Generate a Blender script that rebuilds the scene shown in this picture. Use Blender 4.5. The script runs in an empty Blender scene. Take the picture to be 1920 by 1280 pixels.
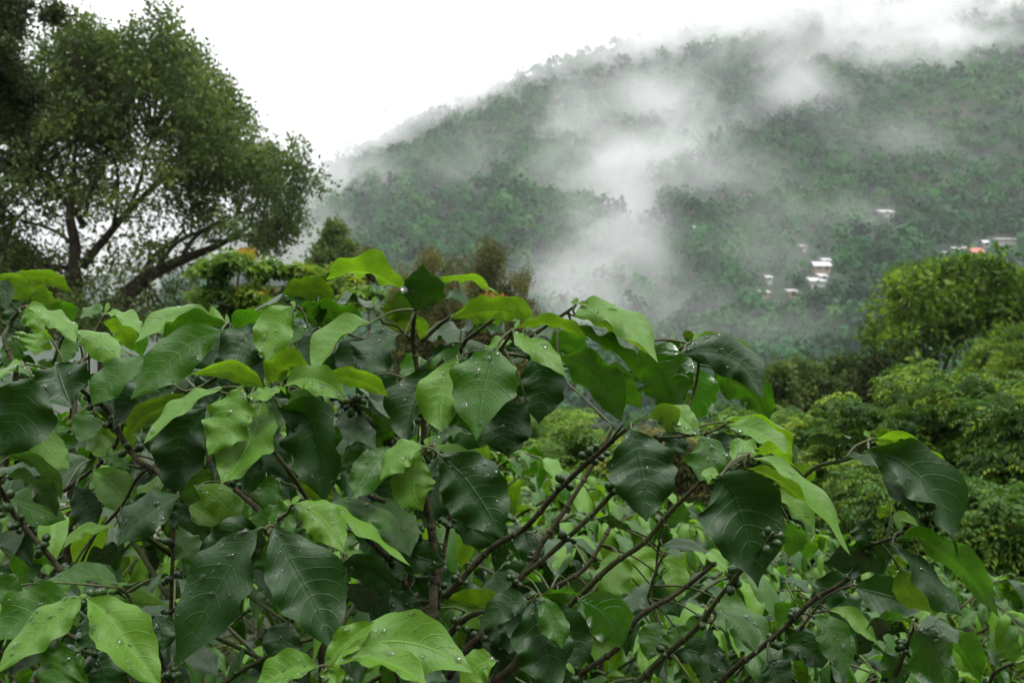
import bpy, math, random
import numpy as np
from mathutils import Vector, Matrix, noise as mnoise

rng = np.random.default_rng(7)
random.seed(7)
scene = bpy.context.scene
coll = scene.collection

# ------------------------------------------------------------------ camera
FPX = 2133.0            # focal length in units of a 1920 wide picture
CAMZ = 1.70
cam_data = bpy.data.cameras.new("camera")
cam_data.lens = 40.0
cam_data.sensor_width = 36.0
cam_data.sensor_fit = 'HORIZONTAL'
cam_data.clip_start = 0.05
cam_data.clip_end = 6000.0
cam_data.dof.use_dof = True
cam_data.dof.focus_distance = 1.34
cam_data.dof.aperture_fstop = 13.0
cam_data.dof.aperture_blades = 7
cam = bpy.data.objects.new("camera", cam_data)
cam.location = (0, 0, CAMZ)
cam.rotation_euler = (math.radians(90), 0, 0)
coll.objects.link(cam)
scene.camera = cam

# ------------------------------------------------------------------ world: overcast daylight
SUN_EL, SUN_AZ = math.radians(63), math.radians(148)
world = bpy.data.worlds.new("World")
scene.world = world
world.use_nodes = True
wn, wl = world.node_tree.nodes, world.node_tree.links
wn.clear()
w_out = wn.new("ShaderNodeOutputWorld")
w_bg = wn.new("ShaderNodeBackground")
w_bg.inputs["Strength"].default_value = 0.07
w_sky = wn.new("ShaderNodeTexSky")
w_sky.sky_type = 'NISHITA'
w_sky.sun_disc = False
w_sky.sun_elevation = SUN_EL
w_sky.sun_rotation = SUN_AZ
w_mix = wn.new("ShaderNodeMix")
w_mix.data_type = 'RGBA'
w_mix.inputs[0].default_value = 0.95          # closed cloud cover
w_tc = wn.new("ShaderNodeTexCoord")
w_noise = wn.new("ShaderNodeTexNoise")
w_noise.inputs["Scale"].default_value = 2.2
w_noise.inputs["Detail"].default_value = 4
w_ramp = wn.new("ShaderNodeMapRange")
w_ramp.inputs[3].default_value = 6.6
w_ramp.inputs[4].default_value = 8.8
w_comb = wn.new("ShaderNodeCombineColor")
wl.new(w_tc.outputs["Generated"], w_noise.inputs["Vector"])
wl.new(w_noise.outputs["Fac"], w_ramp.inputs[0])
# standard overcast sky: three times brighter overhead than at the horizon
w_sep = wn.new("ShaderNodeSeparateXYZ")
wl.new(w_tc.outputs["Generated"], w_sep.inputs[0])
w_cl = wn.new("ShaderNodeClamp")
wl.new(w_sep.outputs[2], w_cl.inputs[0])
w_cie = wn.new("ShaderNodeMath"); w_cie.operation = 'MULTIPLY_ADD'
wl.new(w_cl.outputs[0], w_cie.inputs[0]); w_cie.inputs[1].default_value = 2.75; w_cie.inputs[2].default_value = 0.46
w_mul = wn.new("ShaderNodeMath"); w_mul.operation = 'MULTIPLY'
wl.new(w_ramp.outputs[0], w_mul.inputs[0]); wl.new(w_cie.outputs[0], w_mul.inputs[1])
for i in range(3):
    wl.new(w_mul.outputs[0], w_comb.inputs[i])
wl.new(w_sky.outputs[0], w_mix.inputs[6])
wl.new(w_comb.outputs[0], w_mix.inputs[7])
wl.new(w_mix.outputs[2], w_bg.inputs["Color"])
wl.new(w_bg.outputs[0], w_out.inputs["Surface"])

sun_data = bpy.data.lights.new("sun", 'SUN')
sun_data.energy = 1.5
sun_data.angle = math.radians(15)
sun_data.color = (1.0, 0.97, 0.92)
sun = bpy.data.objects.new("sun", sun_data)
sd = Vector((math.sin(SUN_AZ) * math.cos(SUN_EL), math.cos(SUN_AZ) * math.cos(SUN_EL), math.sin(SUN_EL)))
sun.rotation_euler = sd.to_track_quat('Z', 'Y').to_euler()
sun.location = (0, -5, 30)
coll.objects.link(sun)

vs = scene.view_settings
scene.display_settings.display_device = 'sRGB'
vs.view_transform = 'Standard'
vs.look = 'None'
vs.exposure = 1.38
vs.gamma = 1.0
vs.use_curve_mapping = False

scene.render.engine = 'CYCLES'
cy = scene.cycles
cy.use_denoising = True
cy.denoiser = 'OPENIMAGEDENOISE'
cy.max_bounces = 7
cy.diffuse_bounces = 3
cy.glossy_bounces = 3
cy.transmission_bounces = 5
cy.volume_bounces = 1
cy.transparent_max_bounces = 8
cy.use_adaptive_sampling = True
cy.adaptive_threshold = 0.012
cy.volume_step_rate = 1.0
cy.volume_max_steps = 96
cy.sample_clamp_indirect = 6.0


# ------------------------------------------------------------------ helpers
def at(px, py, d):
    """world point seen at (px, py) of the 1920x1280 picture, d metres ahead"""
    return Vector(((px - 960.0) / FPX * d, d, CAMZ - (py - 640.0) / FPX * d))


def link(o):
    coll.objects.link(o)
    return o


def tag(o, label=None, cat=None, group=None, kind=None):
    if label: o["label"] = label
    if cat: o["category"] = cat
    if group: o["group"] = group
    if kind: o["kind"] = kind
    return o


def empty(name, loc):
    o = bpy.data.objects.new(name, None)
    o.location = loc
    o.empty_display_size = 0.2
    return link(o)


def fast_mesh(name, verts, faces, mat=None, uv=None, tint=None, smooth=True):
    """verts (n,3), faces (m,k) arrays -> mesh; uv per vertex (n,2); tint per vertex (n)"""
    verts = np.asarray(verts, np.float32)
    faces = np.asarray(faces, np.int32)
    m = bpy.data.meshes.new(name)
    n, (f, k) = len(verts), faces.shape
    m.vertices.add(n)
    m.vertices.foreach_set("co", verts.ravel())
    m.loops.add(f * k)
    m.loops.foreach_set("vertex_index", faces.ravel())
    m.polygons.add(f)
    m.polygons.foreach_set("loop_start", np.arange(0, f * k, k, dtype=np.int32))
    m.polygons.foreach_set("loop_total", np.full(f, k, np.int32))
    if smooth:
        m.polygons.foreach_set("use_smooth", np.ones(f, bool))
    if uv is not None:
        l = m.uv_layers.new(name="uv")
        l.data.foreach_set("uv", np.asarray(uv, np.float32)[faces.ravel()].ravel())
    if tint is not None:
        a = m.attributes.new("tint", 'FLOAT', 'POINT')
        a.data.foreach_set("value", np.asarray(tint, np.float32))
    m.update(calc_edges=True)
    if mat is not None:
        m.materials.append(mat)
    return m


def mesh_obj(name, mesh, parent=None, loc=None, kind=None):
    o = bpy.data.objects.new(name, mesh)
    if parent is not None:
        o.parent = parent
    if loc is not None:
        o.location = loc
    if kind: o["kind"] = kind
    return link(o)


class Tubes:
    """collects tapered tubes; build() gives one mesh"""
    def __init__(self):
        self.v, self.f, self.n = [], [], 0

    def add(self, pts, radii, seg=7, knots=0.0):
        P = np.array([tuple(p) for p in pts], float)
        R = np.array(radii, float)
        # resample (catmull-rom)
        k = len(P)
        Q, S = [], []
        sub = 4 if k > 2 else 3
        for i in range(k - 1):
            p0, p1, p2, p3 = P[max(i - 1, 0)], P[i], P[i + 1], P[min(i + 2, k - 1)]
            for j in range(sub):
                t = j / sub
                Q.append(0.5 * ((2 * p1) + (-p0 + p2) * t + (2 * p0 - 5 * p1 + 4 * p2 - p3) * t * t + (-p0 + 3 * p1 - 3 * p2 + p3) * t ** 3))
                S.append(R[i] * (1 - t) + R[i + 1] * t)
        Q.append(P[-1]); S.append(R[-1])
        Q, S = np.array(Q), np.array(S)
        T = np.gradient(Q, axis=0)
        T /= np.linalg.norm(T, axis=1)[:, None] + 1e-9
        ref = np.array([0.31, 0.9, 0.21])
        ang = np.linspace(0, 2 * np.pi, seg, endpoint=False)
        base = self.n
        for i in range(len(Q)):
            a = np.cross(T[i], ref); a /= np.linalg.norm(a) + 1e-9
            b = np.cross(T[i], a)
            r = S[i] * (1 + knots * (rng.random() - 0.4))
            self.v.append(Q[i] + r * (np.cos(ang)[:, None] * a + np.sin(ang)[:, None] * b))
        for i in range(len(Q) - 1):
            for j in range(seg):
                j2 = (j + 1) % seg
                self.f.append((base + i * seg + j, base + i * seg + j2, base + (i + 1) * seg + j2, base + (i + 1) * seg + j))
        # closed ends
        self.v.append(Q[0][None] - T[0] * S[0] * 0.3)
        self.v.append(Q[-1][None] + T[-1] * S[-1] * 0.6)
        e0, e1 = base + len(Q) * seg, base + len(Q) * seg + 1
        for j in range(seg):
            j2 = (j + 1) % seg
            self.f.append((e0, base + j2, base + j, e0))
            o = base + (len(Q) - 1) * seg
            self.f.append((e1, o + j, o + j2, e1))
        self.n = e1 + 1
        return Q, S

    def build(self, name, mat, parent=None, origin=(0, 0, 0), kind=None):
        V = np.concatenate(self.v) - np.array(tuple(origin))
        m = bpy.data.meshes.new(name)
        faces = [f if len(set(f)) == 4 else tuple(dict.fromkeys(f)) for f in self.f]
        m.from_pydata(V.tolist(), [], faces)
        m.polygons.foreach_set("use_smooth", np.ones(len(m.polygons), bool))
        m.materials.append(mat)
        return mesh_obj(name, m, parent, kind=kind)


# ------------------------------------------------------------------ materials
def new_mat(name):
    m = bpy.data.materials.new(name)
    m.use_nodes = True
    nt = m.node_tree
    nt.nodes.clear()
    out = nt.nodes.new("ShaderNodeOutputMaterial")
    return m, nt, out


def nd(nt, kind, **kw):
    n = nt.nodes.new("ShaderNode" + kind)
    for k, v in kw.items():
        setattr(n, k, v)
    return n


def math_n(nt, op, a, b=None, c=None, clamp=False):
    n = nd(nt, "Math", operation=op, use_clamp=clamp)
    for i, x in enumerate((a, b, c)):
        if x is None: continue
        if hasattr(x, "links"): nt.links.new(x, n.inputs[i])
        else: n.inputs[i].default_value = x
    return n.outputs[0]


def mixc(nt, fac, a, b, blend='MIX'):
    n = nd(nt, "Mix", data_type='RGBA', blend_type=blend)
    for i, x in ((0, fac), (6, a), (7, b)):
        if hasattr(x, "links"): nt.links.new(x, n.inputs[i])
        elif i == 0: n.inputs[0].default_value = x
        else: n.inputs[i].default_value = (*x, 1.0)
    return n.outputs[2]


def noise_n(nt, scale, detail=3.0, vec=None, rough=0.55):
    n = nd(nt, "TexNoise")
    n.inputs["Scale"].default_value = scale
    n.inputs["Detail"].default_value = detail
    n.inputs["Roughness"].default_value = rough
    if vec is not None: nt.links.new(vec, n.inputs["Vector"])
    return n.outputs["Fac"]


def maprange(nt, x, a, b, c, d):
    n = nd(nt, "MapRange")
    nt.links.new(x, n.inputs[0])
    for i, v in enumerate((a, b, c, d)): n.inputs[i + 1].default_value = v
    return n.outputs[0]


def coffee_leaf_mat(name, upper, under, trans, tfac, gloss, veins=9.0):
    """waxy wet leaf: upper and lower skin, light coming through the blade, midrib, side veins, pale margin"""
    m, nt, out = new_mat(name)
    L = nt.links
    uvn = nd(nt, "UVMap", uv_map="uv")
    sep = nd(nt, "SeparateXYZ"); L.new(uvn.outputs[0], sep.inputs[0])
    au = math_n(nt, 'ABSOLUTE', math_n(nt, 'MULTIPLY_ADD', sep.outputs[0], 2.0, -1.0))     # 0 midrib .. 1 margin
    t = sep.outputs[1]
    oi = nd(nt, "ObjectInfo")
    tc = nd(nt, "TexCoord")
    rib = maprange(nt, au, 0.018, 0.05, 1.0, 0.0)
    rim = maprange(nt, au, 0.955, 0.99, 0.0, 1.0)
    ph = math_n(nt, 'SUBTRACT', t, math_n(nt, 'MULTIPLY', 0.20, math_n(nt, 'POWER', au, 1.5)))
    fr = math_n(nt, 'FRACT', math_n(nt, 'MULTIPLY', ph, veins))
    vd = math_n(nt, 'ABSOLUTE', math_n(nt, 'SUBTRACT', fr, 0.5))
    vein = math_n(nt, 'MULTIPLY', maprange(nt, vd, 0.02, 0.07, 1.0, 0.0), maprange(nt, au, 0.75, 0.95, 1.0, 0.0))
    blotch = noise_n(nt, 26.0, 4.0, tc.outputs["Object"])
    fine = noise_n(nt, 160.0, 3.0, tc.outputs["Object"])
    v1 = maprange(nt, blotch, 0.35, 0.7, 0.72, 1.28)
    v2 = maprange(nt, oi.outputs["Random"], 0.0, 1.0, 0.62, 1.55)
    vv = math_n(nt, 'MULTIPLY', v1, v2)
    vcol = nd(nt, "CombineColor")
    for i in range(3): L.new(vv, vcol.inputs[i])
    up = mixc(nt, 1.0, upper, vcol.outputs[0], 'MULTIPLY')
    pale = tuple(min(1, c * 1.9 + 0.02) for c in upper)
    up = mixc(nt, math_n(nt, 'MULTIPLY', rib, 0.55), up, pale)
    up = mixc(nt, math_n(nt, 'MULTIPLY', vein, 0.12), up, pale)
    up = mixc(nt, math_n(nt, 'MULTIPLY', rim, 0.6), up, tuple(c * 0.7 + d for c, d in zip(upper, (0.09, 0.14, 0.02))))
    # specks, age marks
    sp = nd(nt, "TexVoronoi"); sp.inputs["Scale"].default_value = 210.0
    L.new(tc.outputs["Object"], sp.inputs["Vector"])
    spm = math_n(nt, 'MULTIPLY', maprange(nt, sp.outputs["Distance"], 0.05, 0.12, 1.0, 0.0), maprange(nt, blotch, 0.56, 0.66, 0.0, 0.5))
    up = mixc(nt, spm, up, tuple(c * 0.45 for c in upper))
    # brown scorch on the margins of some leaves
    age = math_n(nt, 'MULTIPLY', maprange(nt, oi.outputs["Random"], 0.55, 0.75, 0.0, 1.0), maprange(nt, math_n(nt, 'MULTIPLY_ADD', au, 0.22, blotch), 0.80, 0.84, 0.0, 0.85))
    up = mixc(nt, age, up, (0.030, 0.017, 0.006))
    lo = mixc(nt, math_n(nt, 'MULTIPLY', rib, 0.6), under, tuple(c * 1.7 for c in under))
    lo = mixc(nt, math_n(nt, 'MULTIPLY', vein, 0.3), lo, tuple(c * 1.5 for c in under))
    # relief
    hgt = math_n(nt, 'ADD', math_n(nt, 'MULTIPLY', fine, 0.35), math_n(nt, 'MULTIPLY', blotch, 1.2))
    hgt = math_n(nt, 'SUBTRACT', hgt, math_n(nt, 'MULTIPLY', vein, 0.22))
    hgt = math_n(nt, 'SUBTRACT', hgt, math_n(nt, 'MULTIPLY', rib, 0.5))
    bump = nd(nt, "Bump")
    bump.inputs["Strength"].default_value = 0.42
    bump.inputs["Distance"].default_value = 0.0040
    L.new(hgt, bump.inputs["Height"])
    wet = noise_n(nt, 17.0, 3.0, tc.outputs["Object"])
    rgh = maprange(nt, wet, 0.42, 0.60, gloss * 0.5, gloss * 1.5)
    film = maprange(nt, wet, 0.42, 0.56, 1.0, 0.45)      # where a film of rain still lies
    pu = nd(nt, "BsdfPrincipled")
    L.new(up, pu.inputs["Base Color"]); L.new(rgh, pu.inputs["Roughness"])
    L.new(bump.outputs[0], pu.inputs["Normal"])
    pu.inputs["IOR"].default_value = 1.45
    pu.inputs["Specular IOR Level"].default_value = 0.32
    L.new(film, pu.inputs["Coat Weight"])
    pu.inputs["Coat IOR"].default_value = 1.65
    pu.inputs["Coat Roughness"].default_value = 0.05
    L.new(bump.outputs[0], pu.inputs["Coat Normal"])
    pl = nd(nt, "BsdfPrincipled")
    L.new(lo, pl.inputs["Base Color"])
    pl.inputs["Roughness"].default_value = 0.5
    pl.inputs["IOR"].default_value = 1.35
    L.new(bump.outputs[0], pl.inputs["Normal"])
    geo = nd(nt, "NewGeometry")
    two = nd(nt, "MixShader")
    L.new(geo.outputs["Backfacing"], two.inputs[0]); L.new(pu.outputs[0], two.inputs[1]); L.new(pl.outputs[0], two.inputs[2])
    tr = nd(nt, "BsdfTranslucent")
    tcol = mixc(nt, math_n(nt, 'MULTIPLY', rib, 0.55), trans, tuple(c * 0.35 for c in trans))
    tcol = mixc(nt, math_n(nt, 'MULTIPLY', vein, 0.28), tcol, tuple(c * 0.5 for c in trans))
    tcol = mixc(nt, math_n(nt, 'MULTIPLY', rim, 0.6), tcol, tuple(min(1, c * 1.5) for c in trans))
    tcol = mixc(nt, 1.0, tcol, vcol.outputs[0], 'MULTIPLY')
    L.new(tcol, tr.inputs["Color"]); L.new(bump.outputs[0], tr.inputs["Normal"])
    mx = nd(nt, "MixShader"); mx.inputs[0].default_value = tfac
    L.new(two.outputs[0], mx.inputs[1]); L.new(tr.outputs[0], mx.inputs[2])
    L.new(mx.outputs[0], out.inputs["Surface"])
    return m


def tint_leaf_mat(name, c0, c1, c2, tfac=0.3, rough=0.55):
    """foliage of trees: pigment chosen by the 'tint' of every spray"""
    m, nt, out = new_mat(name)
    L = nt.links
    a = nd(nt, "Attribute", attribute_name="tint")
    r = nd(nt, "ValToRGB")
    e = r.color_ramp.elements
    e[0].position = 0.0; e[0].color = (*c0, 1)
    e[1].position = 1.0; e[1].color = (*c2, 1)
    k = e.new(0.6); k.color = (*c1, 1)
    L.new(a.outputs["Fac"], r.inputs[0])
    p = nd(nt, "BsdfPrincipled")
    L.new(r.outputs[0], p.inputs["Base Color"])
    p.inputs["Roughness"].default_value = rough
    p.inputs["IOR"].default_value = 1.4
    p.inputs["Specular IOR Level"].default_value = 0.22
    tr = nd(nt, "BsdfTranslucent")
    L.new(mixc(nt, 1.0, r.outputs[0], (1.9, 2.1, 0.9), 'MULTIPLY'), tr.inputs["Color"])
    mx = nd(nt, "MixShader"); mx.inputs[0].default_value = tfac
    L.new(p.outputs[0], mx.inputs[1]); L.new(tr.outputs[0], mx.inputs[2])
    L.new(mx.outputs[0], out.inputs["Surface"])
    return m


def bark_mat(name, c0, c1, scale=40.0, rough=0.8, bump=0.6):
    m, nt, out = new_mat(name)
    L = nt.links
    tc = nd(nt, "TexCoord")
    f = noise_n(nt, scale, 5.0, tc.outputs["Object"], 0.65)
    g = noise_n(nt, scale * 5, 3.0, tc.outputs["Object"])
    c = mixc(nt, maprange(nt, f, 0.35, 0.65, 0.0, 1.0), c0, c1)
    c = mixc(nt, maprange(nt, g, 0.55, 0.75, 0.0, 0.5), c, tuple(x * 1.6 + 0.01 for x in c1))
    p = nd(nt, "BsdfPrincipled")
    L.new(c, p.inputs["Base Color"]); p.inputs["Roughness"].default_value = rough
    p.inputs["Specular IOR Level"].default_value = 0.18
    b = nd(nt, "Bump"); b.inputs["Strength"].default_value = bump; b.inputs["Distance"].default_value = 0.15 / scale
    L.new(math_n(nt, 'ADD', f, math_n(nt, 'MULTIPLY', g, 0.4)), b.inputs["Height"])
    L.new(b.outputs[0], p.inputs["Normal"])
    L.new(p.outputs[0], out.inputs["Surface"])
    return m


LEAF = {
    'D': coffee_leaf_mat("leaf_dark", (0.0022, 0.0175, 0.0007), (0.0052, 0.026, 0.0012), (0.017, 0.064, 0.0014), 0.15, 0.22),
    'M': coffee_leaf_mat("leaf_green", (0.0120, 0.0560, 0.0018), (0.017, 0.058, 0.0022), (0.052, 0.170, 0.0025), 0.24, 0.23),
    'L': coffee_leaf_mat("leaf_pale", (0.040, 0.116, 0.0072), (0.048, 0.118, 0.008), (0.11, 0.24, 0.006), 0.26, 0.24),  # pale green, lifted so the base colour carries some sky sheen
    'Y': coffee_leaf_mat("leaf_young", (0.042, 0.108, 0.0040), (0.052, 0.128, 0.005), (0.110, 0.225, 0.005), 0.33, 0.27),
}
M_TWIG = bark_mat("green_twig_bark", (0.016, 0.024, 0.006), (0.045, 0.05, 0.014), 90.0, 0.6, 0.4)
M_STEM = bark_mat("brown_stem_bark", (0.009, 0.009, 0.0038), (0.046, 0.040, 0.019), 70.0, 0.8, 0.8)
M_BARK = bark_mat("tree_bark", (0.02, 0.015, 0.011), (0.055, 0.042, 0.032), 4.0, 0.9, 0.8)

m, nt, out = new_mat("green_cherry")
p = nd(nt, "BsdfPrincipled")
oi = nd(nt, "ObjectInfo")
nt.links.new(mixc(nt, oi.outputs["Random"], (0.004, 0.018, 0.002), (0.014, 0.042, 0.004)), p.inputs["Base Color"])
p.inputs["Roughness"].default_value = 0.38
p.inputs["Specular IOR Level"].default_value = 0.3
nt.links.new(p.outputs[0], out.inputs["Surface"])
M_CHERRY = m

m, nt, out = new_mat("rain_water")
p = nd(nt, "BsdfPrincipled")
p.inputs["Base Color"].default_value = (0.95, 1.0, 0.95, 1)
p.inputs["Roughness"].default_value = 0.0
p.inputs["IOR"].default_value = 1.33
p.inputs["Transmission Weight"].default_value = 1.0
nt.links.new(p.outputs[0], out.inputs["Surface"])
M_WATER = m

# ------------------------------------------------------------------ terrain
def ground_z(x, y):
    """the plantation slope in front of the valley"""
    yy = max(y - 1.0, 0.0)
    z = -0.17 * min(yy, 30.0) - 0.24 * max(min(yy, 130.0) - 30.0, 0.0)
    if y < -0.5: z += 0.42 * (-0.5 - y)          # slope goes on uphill behind the camera, unseen, steepened to block low sky
    z += 0.12 * mnoise.noise(Vector((x * 0.25, y * 0.25, 0.0))) + 0.9 * mnoise.noise(Vector((x * 0.03, y * 0.03, 3.0))) * min(1.0, yy / 12.0)
    z += max(-x - 2.0, 0.0) * 0.10 * min(1.0, yy / 10.0)
    return z


m, nt, out = new_mat("slope_soil")
tc = nd(nt, "TexCoord")
f = noise_n(nt, 0.8, 6.0, tc.outputs["Object"], 0.65)
g = noise_n(nt, 9.0, 5.0, tc.outputs["Object"], 0.7)
c = mixc(nt, maprange(nt, f, 0.4, 0.6, 0.0, 1.0), (0.022, 0.034, 0.010), (0.045, 0.035, 0.018))
c = mixc(nt, maprange(nt, g, 0.5, 0.7, 0.0, 0.8), c, (0.035, 0.06, 0.014))
p = nd(nt, "BsdfPrincipled"); nt.links.new(c, p.inputs["Base Color"]); p.inputs["Roughness"].default_value = 0.95
b = nd(nt, "Bump"); b.inputs["Strength"].default_value = 0.8; b.inputs["Distance"].default_value = 0.08
nt.links.new(g, b.inputs["Height"]); nt.links.new(b.outputs[0], p.inputs["Normal"])
nt.links.new(p.outputs[0], out.inputs["Surface"])
M_SOIL = m

ys = np.concatenate([np.linspace(-40, 12, 60), np.geomspace(12.8, 150, 50), np.array([200, 280, 360])])
us = np.linspace(-1, 1, 70)
V = []
for y in ys:
    for u in us:
        x = u * (16 + abs(y) * 1.15)
        V.append((x, y, ground_z(x, y) if y < 150 else -31 - 0.02 * (y - 150)))
nx = len(us)
I = np.arange((len(ys) - 1) * nx).reshape(-1, nx)[:, :-1].ravel()
F = np.stack([I, I + 1, I + nx + 1, I + nx], 1)
tag(mesh_obj("ground", fast_mesh("ground", V, F, M_SOIL)), kind="structure")

# the mountain: ridge heights follow the skyline
RX = np.array([-300, 200, 420, 560, 620, 700, 800, 900, 1000, 1100, 1200, 1300, 1400, 1500, 1600, 1750, 1920, 2300, 2900], float)
RY = np.array([560, 500, 420, 342, 305, 262, 207, 172, 128, 90, 64, 46, 26, 8, -4, -14, -6, -60, -40], float)
FOOT = 300.0


def ridge_dist(a):
    return 1000.0 + 120.0 * math.sin(a * 6.0 + 0.6)


def mountain_z(a, y):
    """a = x / y, the bearing; y the distance ahead"""
    px = 960 + a * FPX
    R = ridge_dist(a)
    py = np.interp(px, RX, RY)
    zr = CAMZ + (640 - py) / FPX * R - 5.0
    x = a * y
    f = (y - FOOT) / (R - FOOT)
    if f < 0:
        z = -34.0
    elif f <= 1:
        s = f * (0.72 + 0.28 * f)
        z = -34.0 + (zr + 34.0) * s
        w = math.sin(math.pi * min(f, 1.0))
        z += w * (16.0 * mnoise.noise(Vector((x * 0.006, y * 0.0045, 1.0))) + 7.0 * mnoise.noise(Vector((x * 0.017, y * 0.014, 5.0))))
        # a gully running down the face and a spur beside it
        z -= w * 14.0 * math.exp(-((a - 0.05 - 0.10 * (1 - f)) / 0.028) ** 2)
        z += w * 10.0 * math.exp(-((a + 0.02 - 0.06 * (1 - f)) / 0.03) ** 2)
    else:
        z = zr - (f - 1.0) * 260.0
    return z


m, nt, out = new_mat("mountain_soil")
tc = nd(nt, "TexCoord")
f = noise_n(nt, 0.02, 6.0, tc.outputs["Object"], 0.6)
c = mixc(nt, maprange(nt, f, 0.52, 0.62, 0.0, 1.0), (0.006, 0.018, 0.007), (0.022, 0.022, 0.011))
p = nd(nt, "BsdfPrincipled"); nt.links.new(c, p.inputs["Base Color"]); p.inputs["Roughness"].default_value = 1.0
nt.links.new(p.outputs[0], out.inputs["Surface"])
M_MSOIL = m
AA = np.linspace(-0.75, 0.85, 170)
YY = np.concatenate([np.array([180., 240.]), np.linspace(FOOT, 1250, 110)])
V = [(a * y, y, mountain_z(a, y)) for y in YY for a in AA]
nx = len(AA)
I = np.arange((len(YY) - 1) * nx).reshape(-1, nx)[:, :-1].ravel()
F = np.stack([I, I + 1, I + nx + 1, I + nx], 1)
tag(mesh_obj("mountain", fast_mesh("mountain", V, F, M_MSOIL)), kind="structure")


def hit_mountain(px, py):
    """distance at which the sight line through (px, py) meets the mountain"""
    a = (px - 960) / FPX
    y = FOOT
    while y < 1240:
        if CAMZ - (py - 640) / FPX * y <= mountain_z(a, y): return y
        y += 4.0
    return 1000.0


# ------------------------------------------------------------------ houses on the far slope
def plain_mat(name, col, rough=0.7, var=0.25, scale=0.6):
    m, nt, out = new_mat(name)
    tc = nd(nt, "TexCoord")
    f = noise_n(nt, scale, 5.0, tc.outputs["Object"], 0.65)
    c = mixc(nt, maprange(nt, f, 0.35, 0.7, 0.0, 1.0), tuple(x * (1 - var) for x in col), tuple(min(1, x * (1 + var * 0.4)) for x in col))
    p = nd(nt, "BsdfPrincipled"); nt.links.new(c, p.inputs["Base Color"]); p.inputs["Roughness"].default_value = rough
    nt.links.new(p.outputs[0], out.inputs["Surface"])
    return m


M_ROOFW = plain_mat("sheet_metal_roof", (0.25, 0.255, 0.26), 0.55, 0.08)
M_ROOFR = plain_mat("red_roof", (0.26, 0.07, 0.045), 0.7)
M_ROOFG = plain_mat("grey_roof", (0.22, 0.21, 0.205), 0.7)
M_WALLW = plain_mat("white_wall", (0.28, 0.28, 0.27))
M_WALLT = plain_mat("tan_wall", (0.20, 0.155, 0.11))
M_WALLC = plain_mat("concrete_wall", (0.21, 0.205, 0.195))
M_WALLO = plain_mat("orange_wall", (0.28, 0.13, 0.07))
M_DARK = plain_mat("dark_opening", (0.03, 0.03, 0.035))


def box_verts(x0, x1, y0, y1, z0, z1):
    v = [(x, y, z) for z in (z0, z1) for y in (y0, y1) for x in (x0, x1)]
    f = [(0, 2, 3, 1), (4, 5, 7, 6), (0, 1, 5, 4), (2, 6, 7, 3), (0, 4, 6, 2), (1, 3, 7, 5)]
    return v, f


def boxes_mesh(name, boxes, mat):
    V, F = [], []
    for b in boxes:
        v, f = box_verts(*b)
        F += [tuple(i + len(V) for i in q) for q in f]
        V += v
    m = bpy.data.meshes.new(name); m.from_pydata(V, [], F); m.materials.append(mat)
    return m


HOUSES = []


def house(px, py, wpx, label, roof_m, wall_m, wall_h=2.7, deep=6.0, roof='shed', rise=1.3, rot=0.0):
    d = hit_mountain(px, py + 3) - 6.0
    p = at(px, py, d)
    w = wpx / FPX * d * 0.86
    wall_h *= 0.86
    h = empty("house", (p.x, p.y, p.z - wall_h))
    h.rotation_euler.z = rot
    tag(h, label, "house", "houses scattered on the far slope")
    w2, d2 = w / 2, deep / 2
    # walls reach into the hillside so that the house stands on it
    mesh_obj("wall", boxes_mesh("wall", [(-w2, w2, -d2, d2, -7.0, wall_h)], wall_m), h)
    nwin = max(1, int(w / 3.2))
    for i in range(nwin):
        x = -w2 + w * (i + 0.5) / nwin
        if i == nwin // 2 and nwin > 1:
            mesh_obj("door", boxes_mesh("door", [(x - 0.5, x + 0.5, -d2 - 0.05, -d2 + 0.05, 0, 2.1)], M_DARK), h)
        else:
            mesh_obj("window", boxes_mesh("window", [(x - 0.6, x + 0.6, -d2 - 0.05, -d2 + 0.05, 1.0, 2.1)], M_DARK), h)
    e = 0.6
    if roof == 'shed':
        V = [(-w2 - e, -d2 - e, wall_h + 0.02), (w2 + e, -d2 - e, wall_h + 0.02), (w2 + e, d2 + e, wall_h + rise), (-w2 - e, d2 + e, wall_h + rise)]
    else:
        V = [(-w2 - e, -d2 - e, wall_h + 0.02), (w2 + e, -d2 - e, wall_h + 0.02), (w2 + e, 0, wall_h + rise), (-w2 - e, 0, wall_h + rise), (-w2 - e, d2 + e, wall_h), (w2 + e, d2 + e, wall_h)]
    n = len(V)
    V = V + [(x, y, z - 0.14) for x, y, z in V]
    if n == 4:
        F = [(0, 1, 2, 3), (7, 6, 5, 4), (0, 4, 5, 1), (1, 5, 6, 2), (2, 6, 7, 3), (3, 7, 4, 0)]
    else:
        F = [(0, 1, 2, 3), (3, 2, 5, 4), (9, 8, 7, 6), (10, 11, 8, 9), (0, 6, 7, 1), (4, 5, 11, 10), (1, 7, 8, 2), (2, 8, 11, 5), (0, 3, 9, 6), (3, 4, 10, 9)]
        mesh_obj("gable", boxes_mesh("gable", [(-w2 + 0.02, w2 - 0.02, -d2 * 0.4, d2 * 0.4, wall_h - 0.1, wall_h + rise * 0.55)], wall_m), h)
    m = bpy.data.meshes.new("roof"); m.from_pydata(V, [], F); m.materials.append(roof_m)
    mesh_obj("roof", m, h)
    HOUSES.append((p.x, p.y, w))
    return h


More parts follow.
